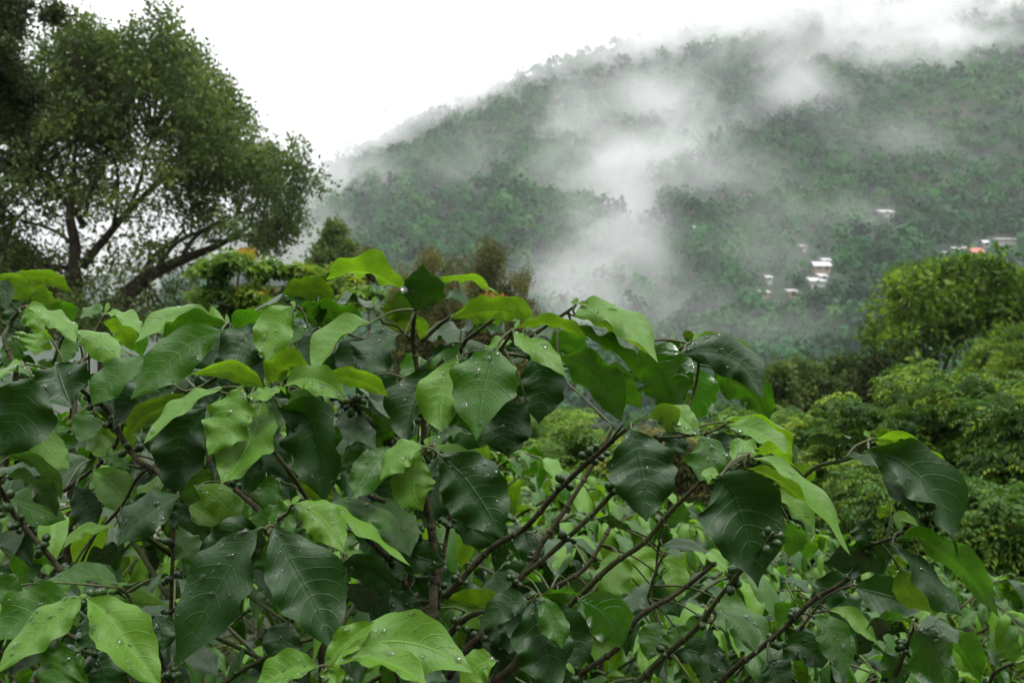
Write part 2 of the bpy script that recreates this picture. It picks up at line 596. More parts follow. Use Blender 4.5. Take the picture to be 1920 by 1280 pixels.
house(1660, 399, 26, "lone long white roofed house high up among the green trees", M_ROOFW, M_WALLW, 1.8, 7, 'shed', 2.0)
house(1305, 428, 12, "small solitary white house at the edge of the rising mist", M_ROOFW, M_WALLW, 1.6, 5, 'shed', 1.5)
house(1538, 500, 34, "widest white roofed house of the lower hamlet with tan walls", M_ROOFW, M_WALLT, 2.4, 8, 'gable', 2.2)
house(1549, 489, 15, "small pale roofed house just above the widest house of the lower hamlet", M_ROOFW, M_WALLT, 2.0, 5, 'shed', 1.4)
house(1542, 519, 14, "small white roofed house between two bigger roofs of the lower hamlet", M_ROOFW, M_WALLW, 2.0, 6, 'shed', 1.6)
house(1530, 528, 28, "white flat roofed house lowest in the lower hamlet", M_ROOFW, M_WALLW, 1.8, 7, 'shed', 2.0)
house(1506, 463, 9, "tiny pale house half lost in trees above the lower hamlet", M_ROOFG, M_WALLW, 1.8, 5)
house(1441, 521, 10, "tiny white house left of the lower hamlet in thin mist", M_ROOFW, M_WALLW, 2.2, 5)
house(1433, 549, 16, "grey roofed house in the mist lowest on the left", M_ROOFG, M_WALLT, 2.2, 6)
house(1484, 547, 16, "pale roofed tan house below the lower hamlet", M_ROOFG, M_WALLT, 2.0, 6)
house(1763, 474, 22, "white walled house at the left end of the upper hamlet", M_ROOFG, M_WALLW, 4.2, 6, 'shed', 1.0)
house(1803, 469, 30, "white roofed house in the middle of the upper hamlet", M_ROOFW, M_WALLC, 2.2, 7, 'shed', 1.8)
house(1822, 474, 38, "red roofed house in front of the upper hamlet", M_ROOFR, M_WALLT, 1.6, 7, 'gable', 2.2)
house(1846, 456, 12, "small white gabled house at the top of the upper hamlet", M_ROOFW, M_WALLW, 3.0, 5, 'gable', 1.4)
house(1882, 450, 44, "large grey flat roofed concrete house of the upper hamlet", M_ROOFG, M_WALLC, 6.0, 9, 'shed', 1.4)
house(1874, 476, 26, "orange walled house below the large concrete house", M_ROOFR, M_WALLO, 3.6, 6, 'shed', 1.0)

# ------------------------------------------------------------------ foliage batches
def rand_rot(n, r):
    q = r.normal(size=(n, 4)); q /= np.linalg.norm(q, axis=1)[:, None]
    w, x, y, z = q.T
    return np.stack([np.stack([1 - 2 * (y * y + z * z), 2 * (x * y - z * w), 2 * (x * z + y * w)], 1),
                     np.stack([2 * (x * y + z * w), 1 - 2 * (x * x + z * z), 2 * (y * z - x * w)], 1),
                     np.stack([2 * (x * z - y * w), 2 * (y * z + x * w), 1 - 2 * (x * x + y * y)], 1)], 1)


def yaw_tilt(n, r, tilt):
    """random yaw, then a limited tilt: sprays keep their up side up"""
    a = r.uniform(0, 2 * np.pi, n); b = r.normal(0, tilt, n); c = r.normal(0, tilt, n)
    ca, sa, cb, sb, cc, sc = np.cos(a), np.sin(a), np.cos(b), np.sin(b), np.cos(c), np.sin(c)
    z, o = np.zeros(n), np.ones(n)
    Rz = np.stack([np.stack([ca, -sa, z], 1), np.stack([sa, ca, z], 1), np.stack([z, z, o], 1)], 1)
    Rx = np.stack([np.stack([o, z, z], 1), np.stack([z, cb, -sb], 1), np.stack([z, sb, cb], 1)], 1)
    Ry = np.stack([np.stack([cc, z, sc], 1), np.stack([z, o, z], 1), np.stack([-sc, z, cc], 1)], 1)
    return Rx @ Ry @ Rz


def stamp(template, centers, scales, rots, tints):
    """copies of a template (verts, quads) -> one vertex / face / tint array"""
    tv, tf = template
    n, k = len(centers), len(tv)
    V = np.einsum('nij,kj->nki', rots, tv) * np.asarray(scales)[:, None, None] + np.asarray(centers)[:, None, :]
    F = tf[None] + (np.arange(n) * k)[:, None, None]
    T = np.repeat(np.asarray(tints), k)
    return V.reshape(-1, 3), F.reshape(-1, tf.shape[1]), T


def join(parts):
    V, F, T, o = [], [], [], 0
    for v, f, t in parts:
        V.append(v); F.append(f + o); T.append(t); o += len(v)
    return np.concatenate(V), np.concatenate(F), np.concatenate(T)


def leaf_quads(specs):
    """specs: (base, direction, side, length, width) -> folded leaf of 2 quads each"""
    V, F = [], []
    for b, d, s, l, w in specs:
        b, d, s = np.array(b), np.array(d) / np.linalg.norm(d), np.array(s)
        s = s - d * s.dot(d); s /= np.linalg.norm(s) + 1e-9
        u = np.cross(s, d)
        o = len(V)
        V += [b, b + d * l * 0.45 + s * w * 0.5 + u * w * 0.12, b + d * l - u * l * 0.12, b + d * l * 0.45 - s * w * 0.5 + u * w * 0.12]
        F += [(o, o + 1, o + 2, o + 3)]
    return np.array(V, np.float32), np.array(F, np.int32)


def spray(kind, r):
    sp = []
    if kind == 'broad':          # loose clump of plain leaves
        for i in range(12):
            d = r.normal(size=3); d[2] = d[2] * 0.5 + 0.1; d /= np.linalg.norm(d)
            sp.append((d * r.uniform(0.05, 0.55), d + r.normal(0, .4, 3), r.normal(size=3), r.uniform(.3, .5), r.uniform(.16, .26)))
    elif kind == 'small':        # fine twig with many small leaves
        for i in range(16):
            d = r.normal(size=3); d[2] *= 0.7; d /= np.linalg.norm(d)
            sp.append((d * r.uniform(0.0, 0.8), d + r.normal(0, .6, 3), r.normal(size=3), r.uniform(.22, .36), r.uniform(.12, .2)))
    elif kind == 'pinnate':      # feathered leaves arching over, leaflets in pairs
        for k in range(4):
            a = k * 1.57 + r.uniform(-.5, .5); h = np.array([math.cos(a), math.sin(a), 0])
            side = np.array([-h[1], h[0], 0])
            for i in range(5):
                t = (i + 1) / 5.0
                c = h * t * 0.8 + np.array([0, 0, 0.32 * math.sin(t * 2.4) - 0.25 * t * t])
                for sgn in (-1, 1):
                    dd = side * sgn + h * 0.45 + np.array([0, 0, -0.55 - 0.3 * r.random()])
                    sp.append((c, dd, np.cross(dd, [0, 0, 1.0]) + r.normal(0, .2, 3), r.uniform(.26, .38), r.uniform(.11, .15)))
    elif kind == 'rosette':      # drooping long leaves round a shoot
        for k in range(9):
            a = k * 0.7 + r.uniform(-.2, .2); h = np.array([math.cos(a), math.sin(a), 0])
            dd = h + np.array([0, 0, r.uniform(-.9, .35)])
            sp.append((h * 0.05 + np.array([0, 0, 0.1]), dd, np.cross(h, [0, 0, 1.0]), r.uniform(.6, .9), r.uniform(.18, .26)))
    elif kind == 'needle':       # brush of thin upturned shoots
        for i in range(18):
            d = r.normal(size=3); d[2] = abs(d[2]) * 0.8 + 0.15; d /= np.linalg.norm(d)
            sp.append((d * r.uniform(0, .35), d + r.normal(0, .25, 3), r.normal(size=3), r.uniform(.4, .7), r.uniform(.05, .09)))
    elif kind == 'dome':         # one far crown: leaf clumps over a lumpy dome
        for i in range(54):
            d = r.normal(size=3); d[2] = abs(d[2]) * 1.0 - 0.22; d /= np.linalg.norm(d)
            lump = 0.78 + 0.3 * math.sin(d[0] * 5 + r.uniform(0, .4)) * math.cos(d[1] * 5)
            n = d + r.normal(0, .28, 3); n /= np.linalg.norm(n)
            t = np.cross(n, r.normal(size=3)); t /= np.linalg.norm(t)
            l = r.uniform(.34, .58)
            sp.append((d * lump * np.array([1, 1, 1.12]) - t * l * .5, t, np.cross(n, t), l, l * r.uniform(.6, .95)))
    return leaf_quads(sp)


SPRAYS = {k: [spray(k, np.random.default_rng(40 + i)) for i in range(4)] for k in ('broad', 'small', 'pinnate', 'rosette', 'needle')}
DOMES = [spray('dome', np.random.default_rng(90 + i)) for i in range(8)]

# ------------------------------------------------------------------ wood on the mountain
M_WOOD = tint_leaf_mat("mountain_wood_leaf", (0.0014, 0.0150, 0.0050), (0.0090, 0.062, 0.0125), (0.026, 0.088, 0.015), 0.2, 0.7)
r = np.random.default_rng(11)
cand = []
y = FOOT - 40
while y < 1140:
    s = 5.9 * (0.75 + 0.35 * y / 700)
    a = -0.30
    while a < 0.50:
        cand.append((a + r.uniform(-.5, .5) * s / y, y + r.uniform(-.5, .5) * s))
        a += s / y
    y += s * 1.12
pos, sc, tn = [], [], []
for a, y in cand:
    f = (y - FOOT) / (ridge_dist(a) - FOOT)
    if f > 1.06: continue
    px = 960 + a * FPX
    if px < 440 and f < 0.5: continue
    x = a * y
    z = mountain_z(a, y)
    big = mnoise.noise(Vector((x * 0.02, y * 0.016, 9.0)))
    rad = float(np.clip(r.lognormal(1.24, 0.38), 1.8, 7.5)) * (1.0 + 0.25 * big)
    skip = False
    for hx, hy, hw in HOUSES:
        if abs(x - hx * y / hy) < hw * 0.5 + rad * 0.85 and -24 < y - hy < 8:
            if y - hy > -8 or z + rad * 1.4 > CAMZ + (at(960, 640, 1).z * 0) + 0 and rad > 2.6:
                skip = True
    if skip:
        continue
    clear = mnoise.noise(Vector((x * 0.011, y * 0.009, 20.0)))
    if clear > 0.60 and r.random() < 0.75: continue          # clearings of low scrub
    pos.append((x, y, z + rad * 0.75)); sc.append(rad)
    patch = mnoise.noise(Vector((x * 0.008, y * 0.008, 2.0)))
    tn.append(np.clip(0.42 + 0.32 * patch + r.normal(0, 0.3), 0, 1))
pos, sc, tn = np.array(pos), np.array(sc), np.array(tn)
which = r.integers(0, len(DOMES), len(pos))
parts = []
for k in range(len(DOMES)):
    i = which == k
    parts.append(stamp(DOMES[k], pos[i], sc[i], yaw_tilt(i.sum(), r, 0.12), tn[i]))
V, F, T = join(parts)
print("mountain trees", len(pos), "faces", len(F))
tag(mesh_obj("mountain_forest", fast_mesh("mountain_forest", V, F, M_WOOD, tint=T, smooth=False)),
    "dense green wood covering the misty mountainside", "forest", kind="stuff")

# single pines along the skyline
M_PINE = tint_leaf_mat("pine_needles", (0.012, 0.028, 0.014), (0.022, 0.046, 0.02), (0.04, 0.07, 0.028), 0.15, 0.7)
PINES = []
for k in range(4):
    rr = np.random.default_rng(60 + k)
    tb = Tubes()
    H = 15 + 3 * k
    tb.add([(0, 0, -2), (0.2, 0, H * 0.5), (rr.normal(0, .3), 0, H)], (.32, .24, .08), 5)
    tv = np.concatenate(tb.v)
    c, s_ = [], []
    for i in range(26 + 4 * k):
        h = H * rr.uniform(0.42, 1.02)
        ra = (1.03 - h / H) * 4.6 + 0.5
        t = rr.uniform(0, 6.28)
        c.append((math.cos(t) * ra * rr.random() ** .5, math.sin(t) * ra * rr.random() ** .5, h)); s_.append(rr.uniform(1.0, 1.9))
    pv, pf, pt = stamp(SPRAYS['broad'][k], np.array(c), np.array(s_), rand_rot(len(c), rr), rr.uniform(.1, .9, len(c)))
    trunk = bpy.data.meshes.new("trunk")
    trunk.from_pydata(tv.tolist(), [], [tuple(dict.fromkeys(f)) for f in tb.f]); trunk.materials.append(M_BARK)
    PINES.append((trunk, fast_mesh("crown", pv, pf, M_PINE, tint=pt, smooth=False)))
for i, px in enumerate(np.concatenate([np.linspace(690, 1070, 34), np.linspace(1290, 1500, 9)])):
    px += r.uniform(-7, 7)
    a = (px - 960) / FPX
    R = ridge_dist(a) + r.uniform(-16, 10)
    t = empty("pine_tree", (a * R, R, mountain_z(a, R) - 1.0))
    sx = r.uniform(0.6, 1.05)
    t.scale = (sx, sx, sx * r.uniform(.85, 1.1)); t.rotation_euler.z = r.uniform(0, 6.28)
    tag(t, "thin dark pine standing up from the misty mountain skyline", "tree", "pines along the skyline")
    k = r.integers(0, 4)
    mesh_obj("trunk", PINES[k][0], t); mesh_obj("crown", PINES[k][1], t, kind="stuff")

# ------------------------------------------------------------------ air and mist
m, nt, out = new_mat("haze_air")
pv = nd(nt, "VolumePrincipled")
pv.inputs["Color"].default_value = (0.93, 0.97, 1.0, 1)
pv.inputs["Density"].default_value = 0.00013
pv.inputs["Anisotropy"].default_value = 0.5
nt.links.new(pv.outputs[0], out.inputs["Volume"])
mesh = boxes_mesh("haze", [(-1300, 1400, -60, 1500, -110, 460)], m)
tag(mesh_obj("haze", mesh), kind="stuff")

m, nt, out = new_mat("mist_vapour")
tc = nd(nt, "TexCoord"); geo = nd(nt, "NewGeometry"); oi = nd(nt, "ObjectInfo")
ln = nd(nt, "VectorMath", operation='LENGTH'); nt.links.new(tc.outputs["Object"], ln.inputs[0])
sepc = nd(nt, "SeparateColor"); nt.links.new(oi.outputs["Color"], sepc.inputs[0])
wob = nd(nt, "TexNoise"); wob.inputs["Scale"].default_value = 0.0145; wob.inputs["Detail"].default_value = 6.0
wob.inputs["Roughness"].default_value = 0.66; wob.inputs["Distortion"].default_value = 0.9
nt.links.new(geo.outputs["Position"], wob.inputs["Vector"])
fall = maprange(nt, ln.outputs["Value"], 0.0, 1.0, 1.0, 0.0)
n1 = maprange(nt, math_n(nt, 'MULTIPLY_ADD', fall, 0.30, wob.outputs["Fac"]), 0.52, 0.94, 0.0, 1.0)
n1 = math_n(nt, 'POWER', n1, 1.5)
sh = math_n(nt, 'MULTIPLY', math_n(nt, 'MULTIPLY_ADD', n1, 1.9, 0.025), math_n(nt, 'POWER', fall, 0.75))
den = math_n(nt, 'MULTIPLY', math_n(nt, 'MULTIPLY', sh, sepc.outputs[0]), 0.46)
pv = nd(nt, "VolumePrincipled")
pv.inputs["Color"].default_value = (0.985, 0.99, 0.995, 1)
pv.inputs["Anisotropy"].default_value = 0.64
nt.links.new(den, pv.inputs["Density"])
nt.links.new(pv.outputs[0], out.inputs["Volume"])
m.cycles.volume_step_rate = 0.45
M_MIST = m


def icosphere(sub=2):
    import bmesh
    bm = bmesh.new(); bmesh.ops.create_icosphere(bm, subdivisions=sub, radius=1.0)
    me = bpy.data.meshes.new("mist"); bm.to_mesh(me); bm.free()
    me.materials.append(M_MIST)
    return me


MIST_MESH = icosphere()


def mist(px, py, rx, ry, dens, ahead=40, deep=45, roll=0.0, d=None):
    """a drifting wisp: centre and radii in picture units, `ahead` metres in front of the slope"""
    if d is None:
        d = hit_mountain(px, py) - ahead
    p = at(px, py, d)
    o = mesh_obj("mist", MIST_MESH, kind="stuff")
    o.location = p
    o.scale = (rx / FPX * d, deep, ry / FPX * d)
    o.rotation_euler = (0, math.radians(roll), 0)
    o.color = (dens, 0, 0, 1)
    return o


MISTS = [
    (1165, 380, 230, 360, .040, 55, 40, 22),
    (1270, 250, 300, 210, .034, 55, 40, -15),
    # px, py, rx, ry, density, ahead, deep, roll
    (1125, 470, 190, 200, .13, 45, 42, 15),
    (1065, 545, 150, 130, .075, 40, 40, 0),
    (1185, 395, 160, 130, .10, 50, 40, -20),
    (1225, 300, 250, 100, .095, 50, 36, -20),
    (1235, 190, 140, 120, .055, 50, 36, 10),
    (1070, 240, 120, 170, .040, 45, 36, 35),
    (1070, 350, 150, 90, .045, 45, 34, -10),
    (1360, 330, 190, 130, .030, 45, 36, 10),
    (1495, 175, 130, 130, .065, 45, 36, 20),
    (1560, 85, 330, 115, .105, 50, 42, 8),
    (1690, 110, 220, 130, .10, 50, 42, -5),
    (1350, 60, 280, 90, .085, 50, 44, -8),
    (1850, 75, 210, 90, .08, 50, 42, 5),
    (1760, 10, 360, 90, .11, 60, 50, 0),
    (1480, 0, 360, 90, .12, 60, 50, 0),
    (1180, 95, 270, 80, .065, 50, 44, -18),
    (1000, 140, 220, 75, .045, 40, 44, -25),
    (860, 205, 230, 85, .065, 40, 44, -28),
    (720, 270, 230, 115, .085, 40, 50, -28),
    (610, 370, 190, 160, .10, 40, 50, 0),
    (560, 490, 220, 160, .060, 40, 50, 0),
    (400, 500, 330, 250, .080, 40, 60, 0),
    (1540, 400, 230, 120, .030, 45, 36, 15),
    (1700, 260, 260, 110, .018, 45, 36, 15),
    (1250, 575, 300, 120, .038, 40, 34, 0),
    (1400, 615, 260, 100, .030, 40, 34, 0),
    (1080, 600, 200, 100, .045, 40, 30, 0),
    (1420, 480, 200, 140, .020, 40, 34, 0),
    (880, 330, 260, 140, .016, 40, 34, -30),
]
for a in MISTS:
    mist(*a)

# ------------------------------------------------------------------ trees
def lerp3(a, b, t): return [a[i] * (1 - t) + b[i] * t for i in range(3)]


def make_tree(name, label, cat, d, limbs, blobs, kind, mat, size, count, group=None, bark=M_BARK, seed=1, tilt=0.35,
              shell=0.55, depth=1.0, tint=(0.5, 0.2), foot=None, twig=True, top_light=0.25, soft=False):
    """limbs: polylines of (px, py, radius_px[, dy]); blobs: (px, py, r_px[, dy]); dy metres nearer/farther than d"""
    rr = np.random.default_rng(seed)
    k = d / FPX
    P = lambda px, py, dy=0.0: np.array(at(px, py, d)) + np.array([0, dy, 0])
    fx = foot if foot else limbs[0][0][0]
    base = P(fx, 640)
    gz = ground_z(base[0], base[1])
    root = empty(name, (base[0], base[1], gz))
    tag(root, label, cat, group)
    org = np.array([base[0], base[1], gz])
    tb = Tubes()
    first = limbs[0]
    p0 = P(first[0][0], first[0][1], first[0][3] if len(first[0]) > 3 else 0)
    r0 = first[0][2] * k
    tb.add([org - (0, 0, 0.3), org * 0.45 + p0 * 0.55, p0], (r0 * 1.35, r0 * 1.1, r0), 9)
    trunk = tb.build("trunk", bark, root, org)
    tips = []
    for li, l in enumerate(limbs):
        tb = Tubes()
        pts = [P(q[0], q[1], q[3] if len(q) > 3 else 0.0) for q in l]
        tb.add(pts, [q[2] * k for q in l], 7)
        tb.build("limb", bark, root, org)
        tips += pts[1:]
    tips = np.array(tips)
    B = [(P(b[0], b[1], b[3] if len(b) > 3 else rr.normal(0, 1.0) * depth), b[2] * k) for b in blobs]
    if twig:
        tb = Tubes()
        for c, rad in B:
            j = np.argsort(np.linalg.norm(tips - c, axis=1))[:2]
            for jj in j[:1]:
                a = tips[jj]; mid = (a + c) / 2 + rr.normal(0, .12, 3) * rad - np.array([0, 0, rad * .2])
                w = max(0.012, rad * 0.035)
                tb.add([a, mid, c], (w * 1.4, w, w * .5), 5)
            for q in range(8):
                v = rr.normal(size=3); v[2] = abs(v[2]) * .6; v /= np.linalg.norm(v)
                e = c + v * rad * .8
                tb.add([c - v * 0, c + v * rad * .4 + rr.normal(0, .08, 3) * rad, e], (w * .6, w * .45, w * .2), 4)
        tb.build("twigs", bark, root, org, kind="stuff")
    parts = []
    tot = sum(rad ** 2 for _, rad in B)
    for c, rad in B:
        n = max(6, int(count * rad ** 2 / tot))
        v = rr.normal(size=(n, 3)); v /= np.linalg.norm(v, axis=1)[:, None]
        v[:, 2] = np.where(v[:, 2] < -0.25, -v[:, 2] * 0.6, v[:, 2])
        q = shell + (1 - shell) * rr.random(n) ** 0.6
        lump = 1.0 + 0.22 * np.sin(v[:, 0] * 4.1 + c[0] * 7) * np.cos(v[:, 1] * 3.7 + c[2] * 5)
        if soft: q = rr.random(n) ** .4 * 1.12
        cc = c + v * (rad * q * lump)[:, None] * np.array([1, 1, 0.82])
        ss = size * rr.uniform(.65, 1.3, n)
        tn = np.clip(tint[0] + top_light * v[:, 2] * 0 + rr.normal(0, tint[1], n) + rr.normal(0, tint[1] * .7), 0, 1)
        w = rr.integers(0, 4, n)
        for kk in range(4):
            i = w == kk
            if i.any():
                rot = yaw_tilt(i.sum(), rr, tilt) if kind in ('pinnate', 'rosette', 'needle') else rand_rot(i.sum(), rr)
                parts.append(stamp(SPRAYS[kind][kk], cc[i], ss[i], rot, tn[i]))
    V, F, T = join(parts)
    mesh_obj("crown", fast_mesh("crown", V - org, F, mat, tint=T, smooth=False), root, kind="stuff")
    return root


def field_tree(name, label, d, limbs, poly, kind, mat, size, count, thick, gate=0.9, thr=-0.05, thin=(), group=None, seed=1, tint=(0.5, 0.2),
               foot=None, tilt=0.35, ntwig=160, bark=M_BARK, patch=0.25, jag=14.0):
    """a tree whose crown fills an outline evenly, broken into sprays and gaps; poly in picture units, thick = half depth in metres;
    thin: (px, py, rx, ry, keep) where the crown is open"""
    rr = np.random.default_rng(seed)
    k = d / FPX
    fx = foot if foot else limbs[0][0][0]
    base = at(fx, 640, d); gz = ground_z(base.x, base.y)
    org = np.array([base.x, base.y, gz])
    root = empty(name, tuple(org)); tag(root, label, "tree", group)
    P = lambda q: np.array(at(q[0], q[1], d)) + np.array([0, q[3] if len(q) > 3 else 0.0, 0])
    tb = Tubes(); p0 = P(limbs[0][0]); r0 = limbs[0][0][2] * k
    tb.add([org - (0, 0, .3), org * .45 + p0 * .55, p0], (r0 * 1.35, r0 * 1.1, r0), 9)
    tb.build("trunk", bark, root, org)
    joints = []
    for l in limbs:
        tb = Tubes()
        off = rr.normal(0, thick * .25)
        pts = [P(q) + np.array([0, off * i / (len(l) - 1), 0]) for i, q in enumerate(l)]
        Q, S = tb.add(pts, [q[2] * k for q in l], 7, .08)
        tb.build("limb", bark, root, org)
        joints.append(Q[len(Q) // 3:])
    joints = np.concatenate(joints)
    poly = np.array(poly, float)
    x0, y0 = poly.min(0); x1, y1 = poly.max(0)
    A, Bq = poly, np.roll(poly, -1, 0)
    pts, shade = [], []
    fr = gate / (size * 6)
    while len(pts) < count:
        qx, qy = rr.uniform(x0, x1), rr.uniform(y0, y1)
        ux, uy = qx, qy
        qx += jag * mnoise.noise(Vector((ux * .03, uy * .03, seed))) * 1.6; qy += jag * mnoise.noise(Vector((ux * .03, uy * .03, seed + 7.5))) * 1.6
        c = ((A[:, 1] > qy) != (Bq[:, 1] > qy)) & (qx < (Bq[:, 0] - A[:, 0]) * (qy - A[:, 1]) / (Bq[:, 1] - A[:, 1] + 1e-9) + A[:, 0])
        qx, qy = ux, uy
        if c.sum() % 2 == 0: continue
        keep = 1.0
        for tx, ty, ex, ey, kp in thin:
            if ((qx - tx) / ex) ** 2 + ((qy - ty) / ey) ** 2 < 1: keep = min(keep, kp)
        if rr.random() > keep: continue
        p = np.array(at(qx, qy, d)) + np.array([0, rr.uniform(-thick, thick), 0])
        n = mnoise.noise(Vector(p * fr) + Vector((seed, 0, 0)))
        if n < thr and rr.random() > .12: continue
        pts.append(p); shade.append(mnoise.noise(Vector(p * fr * .6) + Vector((0, seed, 9))))
    pts, shade = np.array(pts), np.array(shade)
    tb = Tubes()
    for i in rr.choice(len(pts), min(ntwig, len(pts)), replace=False):
        c = pts[i]; a = joints[int(np.argmin(np.linalg.norm(joints - c, axis=1)))]
        l = np.linalg.norm(c - a)
        w = np.clip(l * .012, .012 * size / .35, .05)
        m_ = (a + c) / 2 + rr.normal(0, .10, 3) * l - np.array([0, 0, l * .08])
        tb.add([a, m_, c], (w * 1.5, w, w * .4), 4)
    tb.build("twigs", bark, root, org, kind="stuff")
    ss = size * rr.uniform(.6, 1.35, len(pts))
    tn = np.clip(tint[0] + patch * 1.4 * shade + rr.normal(0, tint[1], len(pts)), 0, 1)
    w = rr.integers(0, 4, len(pts)); parts = []
    for kk in range(4):
        i = w == kk
        rot = yaw_tilt(i.sum(), rr, tilt) if kind in ('pinnate', 'rosette', 'needle') else rand_rot(i.sum(), rr)
        parts.append(stamp(SPRAYS[kind][kk], pts[i], ss[i], rot, tn[i]))
    V, F, T = join(parts)
    mesh_obj("crown", fast_mesh("crown", V - org, F, mat, tint=T, smooth=False), root, kind="stuff")
    return root


def rough_oval(px, py, w, h, seed, n=26, amp=.16):
    rr = random.Random(seed)
    return [(px + w / 2 * math.cos(a) * (1 + rr.uniform(-amp, amp)), py + h / 2 * math.sin(a) * (1 + rr.uniform(-amp, amp))) for a in [6.2832 * i / n for i in range(n)]]


M_OLIVE = tint_leaf_mat("olive_foliage", (0.017, 0.032, 0.009), (0.056, 0.084, 0.022), (0.130, 0.160, 0.044), 0.34)
M_DUSK = tint_leaf_mat("dark_olive_foliage", (0.0081, 0.0139, 0.0041), (0.0185, 0.0289, 0.0063), (0.0376, 0.0490, 0.0104), 0.25)
M_LIME = tint_leaf_mat("lime_foliage", (0.018, 0.042, 0.004), (0.064, 0.116, 0.010), (0.160, 0.225, 0.018), 0.32)
M_FEATHER = tint_leaf_mat("feathered_foliage", (0.009, 0.026, 0.0035), (0.034, 0.078, 0.008), (0.120, 0.172, 0.014), 0.34)
M_ORANGE = tint_leaf_mat("green_to_orange_foliage", (0.0326, 0.0732, 0.0098), (0.0976, 0.1627, 0.0162), (0.2928, 0.1383, 0.0244), 0.3)
M_RUST = tint_leaf_mat("orange_foliage", (0.0735, 0.0809, 0.0147), (0.1911, 0.1102, 0.0221), (0.2792, 0.1176, 0.0221), 0.3)
M_BROWN = tint_leaf_mat("brown_cypress_foliage", (0.020, 0.026, 0.007), (0.064, 0.064, 0.017), (0.125, 0.112, 0.032), 0.3)

# the big spreading tree on the left
LIMBS = [
    [(205, 600, 20), (225, 560, 17), (262, 520, 14), (310, 492, 10.5), (345, 474, 9), (392, 452, 6.5), (450, 412, 3.5)],
    [(140, 610, 17), (148, 550, 14), (152, 505, 12), (160, 460, 10), (158, 420, 8.5), (166, 385, 6), (178, 320, 4), (190, 265, 2.5)],
    [(152, 500, 10), (180, 465, 8), (212, 425, 7), (246, 384, 6), (292, 340, 4), (335, 305, 2.5)],
    [(158, 425, 7), (136, 385, 5), (104, 355, 4), (75, 318, 2.5)],
    [(160, 405, 5), (172, 365, 4), (198, 320, 3), (212, 270, 2)],
    [(246, 384, 4.5), (262, 345, 3.5), (272, 305, 2.5), (286, 262, 1.8)],
    [(212, 425, 4), (232, 372, 3), (240, 320, 2.2), (232, 280, 1.5)],
    [(150, 505, 6), (105, 500, 4.5), (60, 490, 3.5), (15, 470, 2.5)],
    [(148, 470, 4.5), (118, 440, 3.5), (85, 425, 2.5), (50, 415, 1.8)],
    [(345, 474, 5), (352, 440, 4), (372, 415, 3), (410, 385, 2)],
    [(300, 494, 5), (330, 455, 4), (390, 425, 3), (430, 400, 2)],
    [(262, 520, 5), (290, 480, 4), (330, 452, 3), (350, 430, 2)],
    [(292, 340, 3), (350, 330, 2.5), (420, 335, 1.8)],
    [(225, 560, 6), (180, 575, 4), (120, 560, 3), (70, 545, 2)],
    [(392, 452, 4), (440, 452, 3), (500, 440, 2)],
]
BLOBS = [(30, 230, 62), (70, 130, 62), (140, 110, 60), (110, 210, 60), (205, 95, 52), (180, 190, 58), (268, 98, 50), (255, 185, 62),
         (335, 78, 40), (325, 150, 56), (320, 235, 54), (395, 150, 44), (388, 225, 56), (420, 300, 56), (352, 300, 44), (470, 325, 56),
         (528, 312, 38), (480, 398, 56), (540, 388, 40), (565, 345, 34), (430, 418, 40), (500, 448, 40), (395, 358, 48), (62, 300, 52),
         (20, 378, 52), (88, 400, 40), (58, 470, 46), (150, 292, 36), (252, 262, 38), (130, 560, 36), (250, 548, 34), (30, 545, 44),
         (300, 470, 24), (345, 412, 28), (160, 40, 30), (345, 45, 20), (440, 185, 30), (-20, 300, 60), (-30, 480, 60), (290, 560, 34), (190, 520, 24), (205, 585, 34), (120, 505, 26),
         (60, 590, 40), (340, 540, 24), (160, 250, 30), (215, 235, 40),
         (110, 330, 30), (200, 330, 24), (300, 310, 30), (270, 370, 18), (190, 390, 16), (120, 450, 26), (250, 430, 16), (330, 350, 26), (60, 360, 30), (370, 270, 30), (230, 300, 24), (280, 420, 20),
         (170, 560, 30), (300, 530, 26), (235, 500, 18), (90, 520, 34), (20, 600, 40), (100, 600, 36), (270, 600, 34), (330, 590, 30)]
CROWN = [(-60, 120), (60, 92), (120, 62), (140, 22), (165, 60), (205, 42), (240, 68), (290, 75), (325, 55), (346, 26), (362, 60), (365, 95), (402, 112), (428, 125),
         (442, 165), (456, 188), (450, 225), (470, 265), (515, 290), (540, 262), (562, 300), (597, 338), (577, 362), (555, 372), (566, 430), (530, 452), (510, 476),
         (480, 470), (450, 452), (420, 466), (380, 442), (350, 482), (330, 530), (350, 580), (330, 625), (-60, 625)]
CROWN = [(x, y + 20) if y < 130 else (x - 6, y) for x, y in CROWN]
field_tree("spreading_tree", "large spreading olive green tree with dark forked limbs against the white sky", 30.0, LIMBS, CROWN, 'small', M_OLIVE, 0.40, 7600, 2.6,
           gate=1.7, thr=0.03, jag=20.0, thin=[(235, 335, 100, 66, .14), (190, 470, 120, 75, .14), (335, 440, 70, 36, .22), (262, 540, 90, 60, .2), (60, 330, 50, 40, .4), (340, 545, 40, 60, .15), (110, 420, 70, 50, .25), (430, 420, 60, 40, .5), (80, 540, 90, 60, .45)],
           seed=3, tint=(0.5, 0.2), ntwig=420)
make_tree("dark_tree", "dark olive tree cut off by the upper left corner in front of the spreading tree", "tree", 19.0,
          [[(-120, 640, 22), (-110, 400, 18), (-70, 250, 12), (-10, 150, 5)], [(-110, 400, 10), (-60, 330, 6), (0, 260, 3)], [(-100, 330, 8), (-80, 120, 5), (-40, 20, 3)]],
          [(-10, 60, 56), (20, 15, 34), (60, 5, 20), (-30, 150, 62), (25, 130, 40), (40, 180, 36), (-20, 240, 54), (10, 225, 40), (-50, 360, 60), (-60, 40, 80)],
          'small', M_DUSK, 0.26, 4200, seed=4, soft=True, depth=0.5)
